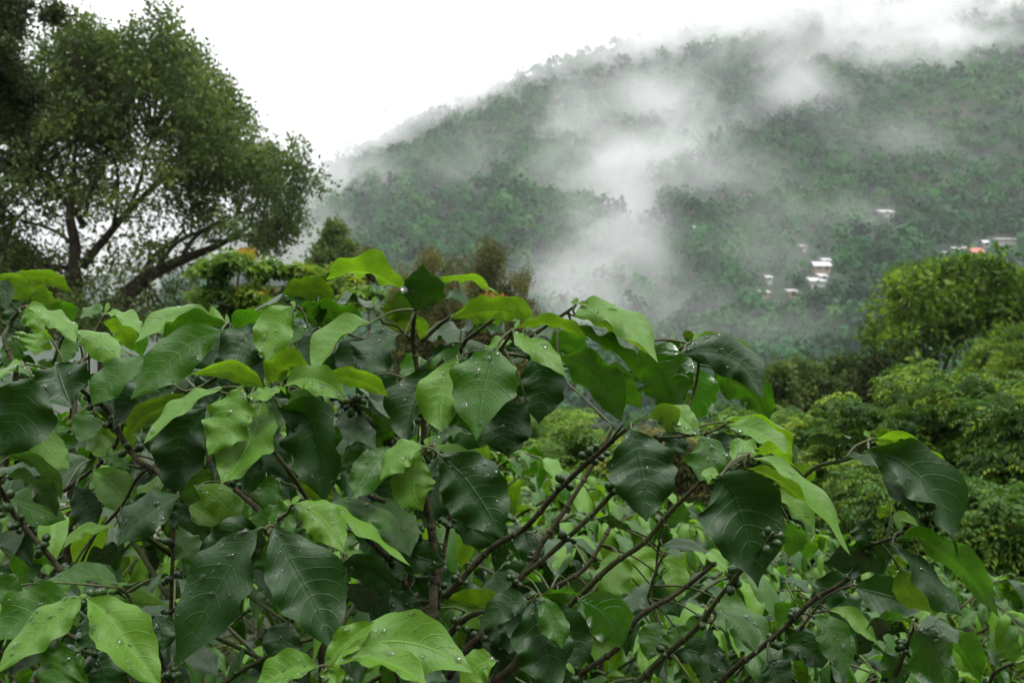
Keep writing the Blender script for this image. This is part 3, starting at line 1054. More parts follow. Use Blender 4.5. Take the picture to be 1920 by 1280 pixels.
# tree with orange young leaves
make_tree("loquat_tree", "bushy lime green tree with orange young leaves at its top", "tree", 17.0,
          [[(500, 640, 9), (500, 600, 8), (495, 560, 6), (480, 520, 4)], [(500, 600, 5), (560, 560, 4), (590, 530, 2)], [(500, 600, 5), (430, 560, 4), (400, 530, 2)]],
          [(400, 520, 38), (450, 505, 36), (505, 520, 40), (560, 515, 36), (610, 520, 34), (650, 540, 34), (420, 560, 40), (480, 565, 42), (545, 560, 42), (600, 565, 40), (380, 560, 26), (670, 575, 34), (700, 560, 24), (370, 590, 30), (440, 600, 40), (520, 600, 40), (620, 600, 40)],
          'rosette', M_ORANGE, 0.17, 1700, seed=5, shell=0.4, depth=0.35, tint=(0.27, 0.18), tilt=0.3)
make_tree("flushing_tree", "small crown of orange new leaves peeping over the lime green tree", "tree", 18.5,
          [[(440, 600, 4), (445, 540, 3), (448, 495, 2)]], [(452, 480, 15), (436, 488, 12), (470, 486, 12)],
          'rosette', M_RUST, 0.17, 80, seed=6, shell=0.3, depth=0.1, tint=(0.6, 0.25))
make_tree("round_tree", "small round grey green tree far behind the lime green bush", "tree", 55.0,
          [[(626, 620, 4), (626, 560, 3.5), (627, 470, 2)]], [(626, 445, 20), (612, 470, 24), (642, 472, 24), (626, 490, 28), (600, 500, 20), (655, 500, 20), (628, 428, 12), (630, 520, 34)],
          'broad', M_OLIVE, 0.55, 800, seed=7, shell=0.5, depth=0.5, tint=(0.45, 0.15))
make_tree("round_tree", "tiny brownish tree beside the small round tree", "tree", 52.0,
          [[(692, 620, 3), (692, 560, 3), (692, 490, 2)]], [(692, 482, 13), (684, 500, 18), (702, 502, 16), (692, 520, 24)],
          'broad', M_BROWN, 0.5, 360, seed=8, shell=0.5, depth=0.3, tint=(0.4, 0.15))


def cypress(px, top, bot, wid, label, d, seed, mat=M_BROWN, n=900):
    """conifer with ragged upswept boughs"""
    rr = random.Random(seed)
    L_, R_ = [], []
    k = 9
    for i in range(k):
        t = i / (k - 1)
        y = top + (bot - top) * t
        w = wid * (.14 + 1.35 * t ** .62)
        L_ += [(px - w * rr.uniform(.85, 1.25), y - 4), (px - w * rr.uniform(.45, .75), y + 7)]
        R_ += [(px + w * rr.uniform(.85, 1.25), y - 4), (px + w * rr.uniform(.45, .75), y + 7)]
    field_tree("cypress_tree", label, d, [[(px, bot + 30, 5), (px, (top + bot) / 2, 4), (px + 1, top + 8, 1.2)]], [(px, top)] + R_ + L_[::-1], 'small', mat, 0.26, int(n * 1.5), .9,
               gate=1.3, thr=-.1, group="brown conifers beyond the coffee", seed=seed, tint=(.45, .2), ntwig=60, patch=.5)


cypress(916, 448, 800, 62, "tallest brown green conifer with a pointed spire", 34.0, 21, n=1950)
cypress(975, 505, 800, 34, "short rusty conifer at the right edge of the conifers", 33.0, 22, n=1050)
cypress(858, 478, 800, 52, "broad brown conifer left of the pointed spire", 36.0, 23, n=1650)
cypress(800, 470, 800, 50, "yellowish brown conifer in the middle of the conifers", 35.0, 24, n=1650)
cypress(748, 486, 800, 46, "dull brown conifer at the left edge of the conifers", 37.0, 25, n=900)
make_tree("orange_shrub", "low shrub with orange leaves under the brown conifers", "shrub", 24.0,
          [[(930, 640, 3), (930, 600, 2.5), (932, 575, 2)]], [(918, 568, 14), (940, 572, 16), (962, 580, 14), (930, 592, 20), (900, 590, 16)],
          'broad', M_RUST, 0.2, 260, seed=9, shell=0.3, depth=0.2, tint=(0.6, 0.25))
# tree on the right
field_tree("upright_tree", "upright bright green tree with layered leaf clumps and thin trunks on the right", 32.0,
           [[(1745, 720, 7), (1748, 680, 6), (1752, 630, 4.5), (1760, 570, 3), (1765, 520, 1.5)], [(1748, 690, 5), (1722, 640, 3.5), (1700, 590, 2), (1690, 550, 1.2)], [(1752, 650, 4), (1790, 600, 3), (1820, 550, 1.6)],
            [(1765, 705, 4), (1788, 655, 3), (1835, 600, 2), (1870, 560, 1.2)], [(1748, 690, 3), (1700, 665, 2.4), (1676, 640, 1.4)]],
           [(1664, 700), (1670, 660), (1654, 625), (1668, 600), (1660, 575), (1684, 560), (1672, 532), (1700, 522), (1712, 500), (1745, 506), (1772, 488), (1800, 500), (1832, 494), (1850, 514), (1884, 526), (1900, 548),
            (1930, 560), (1925, 620), (1895, 610), (1870, 640), (1850, 620), (1826, 655), (1800, 660), (1782, 690), (1735, 700), (1700, 715)],
           'broad', M_LIME, 0.42, 2300, 2.2, gate=2.0, thr=-0.02, thin=[(1760, 665, 84, 66, .08), (1830, 650, 44, 40, .3)], seed=10, tint=(0.42, 0.22), ntwig=110, patch=.5)
field_tree("leaning_tree", "smaller bright green tree at the right edge below the upright tree", 28.0,
           [[(1890, 740, 5), (1890, 700, 4), (1888, 650, 2)], [(1890, 700, 3), (1860, 670, 1.5)]],
           [(1826, 700), (1836, 672), (1850, 660), (1858, 640), (1885, 640), (1900, 618), (1945, 625), (1950, 740), (1880, 745), (1840, 730)],
           'broad', M_LIME, 0.30, 1100, 1.2, gate=1.6, thr=-0.1, seed=12, tint=(0.32, 0.2), ntwig=50, patch=.5)
# brown and dark shrubs behind the plantation
for i, (px, py, w, lab, mt) in enumerate([
        (1452, 715, 26, "small dusty green tree at the left end of the brown thicket", M_OLIVE),
        (1500, 706, 32, "twin topped green tree in the brown thicket", M_OLIVE),
        (1585, 702, 42, "widest brown green tree of the thicket below the mist", M_OLIVE),
        (1650, 705, 36, "dark olive brown tree of the thicket", M_DUSK),
        (1700, 722, 32, "brown bush at the right end of the thicket", M_BROWN),
        (1540, 735, 28, "low dark tree in front of the thicket", M_DUSK)]):
    make_tree("thicket_tree", lab, "tree", 31.0 + i % 3, [[(px, 800, 5), (px, 760, 4), (px, py, 2)]],
              [(px - w * .5, py + 6, w * .55), (px + w * .5, py + 4, w * .55), (px, py - 8, w * .6), (px - w * .6, py + 34, w * .6), (px + w * .6, py + 34, w * .6), (px, py + 30, w * .7), (px, py + 70, w * .9), (px - w * .7, py + 70, w * .6), (px + w * .7, py + 70, w * .6)],
              'small', mt, 0.42, 1000, "trees of the brown thicket", seed=30 + i, shell=0.35, depth=0.5, tint=(0.4, 0.2))


def shade_tree(px, py, w, h, d, label, seed, mat=M_FEATHER, n=900, size=0.42, tint=(0.5, 0.26), stem=None):
    """young feather leaved shade tree: thin stem, arching sprays"""
    stem = stem or px
    cx, cy = px, py + h / 2
    field_tree("shade_tree", label, d, [[(stem, py + h + 30, 5), (stem + 4, py + h * .6, 4), (stem + 2, py + 20, 2)],
                                        [(stem + 4, py + h * .6, 2.6), (stem + w * .2, py + h * .35, 1.8), (stem + w * .36, py + h * .2, 1)],
                                        [(stem + 4, py + h * .7, 2.6), (stem - w * .2, py + h * .45, 1.8), (stem - w * .36, py + h * .3, 1)]],
               rough_oval(cx, cy, w * 1.2, h * 1.1, seed), 'pinnate', mat, size * .56, int(n * 1.5), .9, gate=1.0, thr=-0.12,
               group="feather leaved shade trees on the slope", seed=seed, tint=tint, ntwig=60, patch=.45)


shade_tree(1790, 715, 250, 290, 14.5, "broad feathery shade tree with a thin bare stem at the right", 51, n=1500, stem=1800)
shade_tree(1600, 760, 210, 250, 15.5, "feathery yellow green shade tree below the brown thicket", 52, n=1250)
shade_tree(1905, 735, 150, 300, 13.0, "tall feathery shade tree at the right edge of the slope", 53, n=1000)
shade_tree(1500, 800, 140, 230, 16.5, "dull feathery shade tree behind the arching coffee branch", 54, n=900, tint=(0.36, 0.24))
shade_tree(1700, 870, 190, 220, 12.5, "dark feathery shade tree lowest on the right slope", 55, n=1000, tint=(0.30, 0.22))
shade_tree(1850, 930, 150, 160, 11.5, "shadowy feathery tree over the coffee rows at the right", 56, n=700, tint=(0.26, 0.2))
shade_tree(1390, 790, 140, 240, 15.0, "feathery shade tree hidden behind the central coffee shrub", 57, n=800, tint=(0.36, 0.24))
shade_tree(1085, 800, 170, 210, 11.0, "rusty tipped feathery sapling seen through the gap in the coffee", 58, M_ORANGE, n=900, size=0.26, tint=(0.22, 0.22))
shade_tree(960, 780, 150, 200, 12.5, "olive feathery sapling behind the hanging coffee leaves", 59, n=700, size=0.3, tint=(0.3, 0.2))
shade_tree(1240, 810, 160, 220, 12.0, "brownish feathery sapling between the coffee branches", 60, M_BROWN, n=800, size=0.3, tint=(0.4, 0.22))

# ------------------------------------------------------------------ coffee: the near shrubs
# plant tone distance width facing points(base..tip): widths and points in picture units; facing = letter or (right, toward camera, up)
LEAVES = """
C Y 1.46 72 U 762,548 715,517 665,507 611,524
C D 1.40 78 U 779,584 794,548 793,496
C Y 1.45 46 B 815,530 862,522 905,535 936,554
C D 1.42 32 T 832,560 855,558 880,577
C M 1.47 40 U 777,582 757,568 748,545
C Y 1.40 58 U 842,597 895,583 945,581 993,597
C Y 1.50 40 U 900,590 955,572 1003,597
C Y 1.46 52 U 775,606 745,586 711,577
C Y 1.48 44 U 774,622 745,606 722,598
C Y 1.44 24 U 781,590 791,612 788,637
C Y 1.50 54 U 630,562 600,542 562,541 529,552
C Y 1.52 30 U 626,570 600,562 571,565
C D 1.46 66 0,.5,.85 592,604 562,563 522,560 467,592
C L 1.34 72 0,.9,.45 553,573 521,600 508,640 500,680
C M 1.40 56 F 582,611 545,642 503,673
C M 1.45 70 U 596,610 625,585 688,603
C M 1.45 56 U 598,612 585,585 573,562
C D 1.48 54 0,.5,.85 716,592 672,568 614,572
C L 1.34 82 -.1,.75,.65 699,604 655,622 617,662 595,704
C D 1.38 88 0,.62,.78 764,625 722,645 692,680 667,702
C D 1.46 52 F 612,622 584,640 572,692
C D 1.40 92 0,.62,.78 497,615 458,648 438,700
C D 1.44 60 F 470,660 440,690 420,735
C M 1.42 52 U 437,620 462,600 497,592
C L 1.46 58 0,.55,.83 402,594 355,590 300,605 253,642
C M 1.42 58 U 432,617 386,602 336,617 307,642
C M 1.36 84 -.1,.8,.6 420,618 362,642 306,690 245,748
C D 1.44 60 F 425,625 400,655 350,690
C M 1.38 66 -.1,.8,.6 288,665 243,692 200,725 171,760
C D 1.40 92 -.2,.7,.7 335,725 290,745 245,772 211,806
C Y 1.32 50 -.3,-.55,.78 360,738 312,757 265,782 237,822
C L 1.30 60 -.2,.65,.72 422,724 372,745 325,775 269,832
C L 1.25 90 0,.9,.4 453,723 437,765 417,810 391,853
C L 1.29 108 .1,.75,.65 492,748 476,805 448,862 415,908
C D 1.34 100 0,1,0 388,762 348,810 338,870 330,933
C Y 1.28 48 U 497,727 465,705 430,690 357,702
C Y 1.30 66 -.05,-.6,.8 507,723 522,692 548,681 588,696
C L 1.26 42 -.1,.6,.8 531,722 500,738 461,743
C L 1.26 60 0,.6,.8 532,726 572,712 615,722 649,749
C Y 1.32 52 .2,-.5,.8 604,703 648,706 692,718 728,744
C L 1.28 36 0,.6,.8 539,733 575,741 602,750
C Y 1.30 30 V 549,735 553,765 549,800
C D 1.26 128 0,.95,.2 521,765 577,782 600,850 610,944
C D 1.38 92 0,.75,.65 818,690 788,735 772,785 763,832
C L 1.31 90 -.05,.85,.5 858,670 836,718 826,765 829,810
C M 1.24 132 0,.85,.5 929,650 917,690 905,742 893,825
C D 1.34 92 V 1000,662 1016,722 1010,795
C D 1.30 92 .1,.95,.2 992,750 962,788 950,820 953,857
C L 1.26 50 .1,.75,.6 959,618 985,640 1023,663 1061,706
C Y 1.28 44 .1,-.45,.85 967,618 1010,606 1056,611 1105,638
C D 1.40 54 0,.5,.85 982,610 1012,620 1041,642
C L 1.44 44 0,.5,.85 960,640 935,645 920,668
C M 1.30 82 .1,-.75,.6 1040,667 1092,682 1138,725 1166,792
C M 1.38 54 U 1028,662 1062,643 1106,668
C M 1.42 74 U 1108,690 1156,715 1202,768
C M 1.30 64 .2,-.55,.75 1069,605 1112,638 1157,664 1207,716
C D 1.42 74 .2,.55,.78 1098,614 1150,628 1198,695
C L 1.28 70 .3,.6,.75 1072,590 1130,581 1190,615 1234,680
C Y 1.31 50 .15,-.5,.8 1072,592 1120,597 1167,618 1222,667
C M 1.36 116 .1,-.8,.5 1203,640 1234,690 1256,732 1270,786
C M 1.44 42 U 1263,673 1257,655 1237,648
C Y 1.34 38 .1,-.2,.95 1296,638 1338,637 1386,658 1423,693
C Y 1.36 24 U 1298,643 1290,632 1284,636
C D 1.30 80 .3,.62,.72 1276,663 1335,657 1396,684 1431,747
C M 1.38 78 .1,-.85,.5 1336,690 1372,712 1420,745 1441,794
C M 1.42 60 0,-1,.2 1311,690 1316,735 1300,793
C D 1.44 50 V 1290,680 1280,700 1268,728
C Y 1.32 54 .3,-.45,.85 1362,790 1412,785 1461,807 1485,853
C L 1.27 54 .2,.65,.72 1361,800 1406,805 1451,830 1483,856
C L 1.25 62 .05,.7,.7 1312,817 1285,795 1262,782 1250,800
C Y 1.26 50 -.1,-.7,.7 1264,815 1248,775 1214,782
C M 1.22 84 0,.85,.5 1314,817 1327,845 1324,875 1311,902
C D 1.27 76 .1,.75,.6 1322,818 1350,846 1378,892
C L 1.20 48 0,.7,.7 1372,866 1394,842 1424,845
C Y 1.22 54 .1,-.6,.8 1400,853 1446,848 1489,874
C L 1.14 66 .3,.75,.6 1404,855 1470,885 1531,947 1594,1040
C Y 1.17 46 .2,-.55,.8 1390,877 1442,890 1500,930 1545,974
C L 1.22 52 .2,.8,.5 1440,917 1481,940 1510,975 1521,1020
C Y 1.27 32 U 1479,868 1512,890 1516,906
C M 1.30 42 U 1478,975 1490,1010 1479,1046
C M 1.32 42 U 1498,985 1512,1015 1512,1048
C D 1.13 158 .1,1,.12 1343,892 1374,925 1399,1000 1421,1102
C L 1.13 30 T 1352,896 1332,890 1327,908
C D 1.20 122 .05,.85,.5 1181,803 1196,850 1208,910 1212,978
C D 1.34 48 0,.4,.9 1176,795 1140,795 1104,800
C M 1.32 44 T 1213,778 1192,785 1174,806
C D 1.36 50 F 1275,800 1262,830 1250,850
C D 1.24 48 -.1,-.3,.95 1570,847 1545,830 1520,817
C D 1.24 48 .1,-.3,.95 1570,849 1595,826 1617,815
C Y 1.20 42 .2,-.2,.9 1634,823 1692,821 1746,855 1783,912
C Y 1.22 24 U 1634,820 1655,812 1667,819
C Y 1.23 30 U 1634,828 1660,832 1678,839
C D 1.15 114 .35,.8,.45 1622,842 1692,868 1757,935 1797,1052
C D 1.18 66 .3,.55,.75 1580,855 1630,870 1681,920 1723,980
C Y 1.25 36 U 1676,938 1660,955 1649,973
C D 1.26 84 0,-.85,.5 1690,1010 1650,1032 1600,1046 1543,1056
C D 1.24 46 F 1631,1022 1616,992 1604,974
C M 1.18 66 .2,-.5,.8 1671,1009 1736,1010 1816,1070 1874,1158
C D 1.16 84 .3,.72,.6 1667,1017 1722,1050 1771,1110 1806,1155
C Y 1.24 40 U 1706,1042 1686,1054 1667,1073
C Y 1.24 58 .1,-.85,.5 1687,1066 1706,1105 1747,1148
C L 1.20 32 T 1685,996 1690,976 1724,987
C Y 1.20 24 U 1688,1000 1716,992 1740,1010
R M 1.30 116 0,-.9,.4 1714,1183 1752,1220 1787,1310
R M 1.34 64 .1,-.8,.5 1742,1188 1802,1213 1838,1280
R D 1.30 54 T 1718,1180 1763,1174 1797,1207
R M 1.36 48 -.1,-.6,.75 1711,1168 1670,1158 1628,1186
R D 1.34 66 -.1,-.8,.6 1706,1184 1655,1190 1608,1228
R M 1.30 44 U 1903,1241 1892,1218 1875,1204
R Y 1.30 44 U 1898,1246 1925,1255 1900,1275
R M 1.36 60 F 1690,1220 1680,1250 1690,1290
C L 1.20 66 -.05,.9,.4 797,836 760,845 734,870 713,899
C L 1.22 80 0,.95,.3 793,845 776,885 776,925 793,958
C M 1.26 46 0,.5,.85 807,836 840,812 888,812
C D 1.18 120 .1,.92,.38 820,850 866,890 906,945 943,1010
C M 1.30 60 .3,.7,.6 737,838 706,863 681,900 659,935
C M 1.42 74 -.1,-.8,.5 755,800 712,815 662,842
C Y 1.17 72 .1,.8,.6 548,944 588,960 619,990 644,1036
C Y 1.22 42 .1,.25,.95 575,941 636,955 692,997 769,1060
C M 1.30 48 .1,.5,.85 600,945 652,950 716,970 754,1013
C Y 1.32 58 F 363,909 400,930 431,960 459,985
C D 1.10 134 -.25,.85,.4 483,990 441,1050 394,1130 327,1250
C D 1.12 142 .2,.78,.58 511,980 551,1060 590,1130 623,1218
C D 1.36 66 .1,.8,.55 638,1055 692,1065 749,1104
C D 1.40 54 U 648,1090 680,1120 706,1152
C D 1.34 72 F 542,1162 530,1200 519,1248
C D 1.42 54 F 730,1110 755,1135 770,1165
B L 1.08 80 -.2,.7,.7 156,1115 116,1150 60,1195 -8,1262
B M 1.14 96 -.1,.7,.7 152,1130 92,1138 30,1172 -25,1218
B Y 1.06 104 .15,.75,.6 162,1120 206,1160 250,1222 303,1290
B M 1.06 122 -.1,.85,.5 151,1217 116,1250 88,1305
B D 1.12 96 .1,.9,.4 170,1224 191,1252 196,1315
B M 1.26 60 0,.55,.83 226,1102 180,1084 120,1098 43,1127
B D 1.28 36 B 289,1084 250,1094 199,1119
B M 1.20 54 F -32,1110 8,1102 47,1118
B D 1.20 64 F 165,1150 171,1182 181,1218
B Y 1.34 36 F 198,1110 232,1110 314,1134
B D 1.30 60 F 288,1150 302,1180 305,1220
F Y 0.99 54 .1,.8,.5 607,1248 638,1216 668,1190 703,1165
F L 1.00 112 .1,.75,.65 640,1232 718,1203 800,1213 888,1260
F Y 0.98 64 .1,.45,.88 620,1246 682,1232 752,1253 806,1290
F L 0.97 70 -.1,.7,.7 598,1250 560,1252 520,1268 478,1292
F Y 0.98 42 F 606,1251 626,1266 636,1292
F D 1.10 54 T 718,1224 780,1250 838,1277
F Y 1.08 58 F 932,1238 897,1248 861,1288
C D 1.30 54 -.1,.8,.6 994,1129 951,1134 897,1180
C D 1.22 112 0,.9,.4 1000,1120 1010,1180 1026,1240 1036,1305
C M 1.20 54 .05,.85,.5 1012,1114 1030,1150 1045,1185 1053,1215
C M 1.28 84 .1,-.85,.5 1083,1123 1122,1140 1152,1175 1164,1214
C D 1.40 42 U 1098,972 1140,974 1184,993
C M 1.36 32 B 1019,1113 1056,1111 1092,1116
C M 1.34 58 .1,.5,.8 1339,1144 1376,1160 1401,1185 1419,1225
C M 1.34 68 F 1523,1154 1551,1180 1571,1220 1584,1268
C D 1.36 58 .1,.8,.6 1463,1214 1497,1209 1531,1235 1542,1253
C Y 1.36 30 .1,.35,.95 1549,1142 1591,1149 1621,1180 1645,1205
C D 1.40 32 T 1568,1149 1611,1164 1645,1183
C D 1.34 46 F 1330,1174 1331,1210 1341,1240 1363,1260
C D 1.44 34 T 1467,1089 1496,1091 1520,1113
C M 1.40 54 U 1512,1129 1481,1144 1459,1178
C D 1.30 64 F 1438,1238 1451,1260 1472,1304
C D 1.44 36 T 1239,1025 1281,1021 1327,1036
C M 1.42 48 U 1254,991 1270,970 1281,943
C M 1.44 58 F 1241,1164 1226,1195 1215,1238
C M 1.46 50 F 1262,1168 1268,1190 1262,1225
L Y 1.48 52 U 19,526 55,518 96,520 136,549
L Y 1.44 46 U -14,524 20,528 41,550 55,570
L D 1.42 40 F -12,540 6,546 15,583
L Y 1.50 28 U 48,534 76,545 102,560
L L 1.42 50 F 34,579 61,590 82,618
L L 1.38 50 .2,.6,.75 49,574 87,588 120,610 143,643
L L 1.34 84 0,.9,.5 86,616 77,640 66,666
L L 1.40 54 .2,.6,.75 133,619 171,630 201,655 223,680
L Y 1.46 44 U 53,560 80,569 107,597
L M 1.48 52 U 83,569 116,580 134,607
L D 1.26 118 0,.7,.7 105,682 112,705 121,733 136,765
L D 1.12 126 0,1,-.15 62,706 45,750 28,802 -4,855
L L 1.36 56 T 52,681 20,689 -14,713
L M 1.48 74 F 104,777 98,820 103,888
L M 1.30 46 .1,-.5,.8 14,854 61,858 96,890 116,936
L Y 1.42 44 F 19,840 51,837 82,867
L D 1.24 64 .1,-.7,.6 -2,893 46,898 81,925 107,970
L D 1.26 38 T -12,884 26,877 77,891
L L 1.52 70 F 174,879 206,905 231,935 251,968
L L 1.40 60 F 312,904 285,910 257,942
L D 1.28 92 -.1,.8,.55 338,928 296,948 255,978 220,1023
L Y 1.42 34 0,.45,.88 220,987 181,989 150,996 118,1028
L D 1.46 56 U 237,1029 200,1043 153,1077
L D 1.50 60 F 139,908 160,950 181,988
L M 1.50 30 F 189,857 215,861 244,881
L L 1.52 46 T 194,588 231,595 264,627
L Y 1.54 46 U 189,604 226,619 250,658
L M 1.56 40 U 229,618 256,638 267,668
L M 1.56 34 T 191,587 176,583 150,597
L M 1.50 48 F 150,640 130,660 118,690
L M 1.52 44 F 60,640 30,650 8,690
L D 1.50 56 F 30,560 35,600 25,640
L M 1.56 50 F 215,700 240,705 262,730
L D 1.40 56 F 345,935 340,965 318,990
L D 1.52 50 F 10,990 30,1010 60,1060
L M 1.56 44 U 60,1070 85,1055 105,1062
C D 1.50 70 F 690,640 665,670 660,715
C D 1.52 70 T 800,640 830,635 880,650
C D 1.50 84 0,.8,.6 880,655 900,690 895,740
C D 1.46 60 0,.5,.9 860,622 905,610 950,625
C M 1.48 56 U 880,620 920,600 935,580
C D 1.54 60 F 850,640 840,670 845,700
C D 1.54 60 F 700,700 720,730 745,750
C D 1.50 56 F 640,760 655,780 650,810
C M 1.50 56 F 700,860 690,890 700,930
C D 1.50 64 F 560,690 600,690 640,712
C D 1.46 60 F 520,800 505,830 510,870
C D 1.54 80 F 400,700 370,730 350,780
C D 1.56 70 F 330,790 300,810 280,850
C D 1.54 64 F 500,880 530,900 545,940
"""
BUDS = """
C Y 1.44 20 0,.9,.4 424,608 404,592 396,574
C Y 1.44 8 F 428,612 426,600 424,588
C Y 1.44 9 F 705,575 701,562 708,556
C Y 1.33 9 F 554,575 549,568 545,565
C Y 1.30 9 U 924,600 934,590 942,583
C L 1.27 9 F 964,617 970,608 974,600
C L 1.29 16 F 1078,574 1078,565 1075,561
C Y 1.29 10 F 1082,570 1095,569 1106,571
C Y 1.34 9 F 1299,637 1305,630 1311,625
C Y 1.25 12 T 1358,792 1370,783 1384,779
C L 1.25 14 F 1356,792 1354,782 1366,777
C Y 1.25 9 T 1362,797 1378,794 1396,790
C L 1.21 10 F 1632,820 1624,812 1619,809
C Y 1.29 9 F 503,727 499,716 497,706
C Y 1.20 10 F 799,835 799,828 802,820
C Y 1.16 12 F 546,944 555,936 564,928
C Y 1.16 12 F 548,946 540,942 530,939
C M 1.25 10 F 1650,1018 1662,1008 1668,1000
B Y 1.06 13 F 158,1122 155,1117 152,1113
F Y 0.98 14 F 604,1252 606,1262 612,1272
L Y 1.54 10 F 197,586 202,576 202,566
L Y 1.54 8 F 122,580 123,575 124,570
R Y 1.30 9 F 1900,1242 1912,1236 1922,1230
L L 1.44 10 F 18,526 16,520 18,516
"""
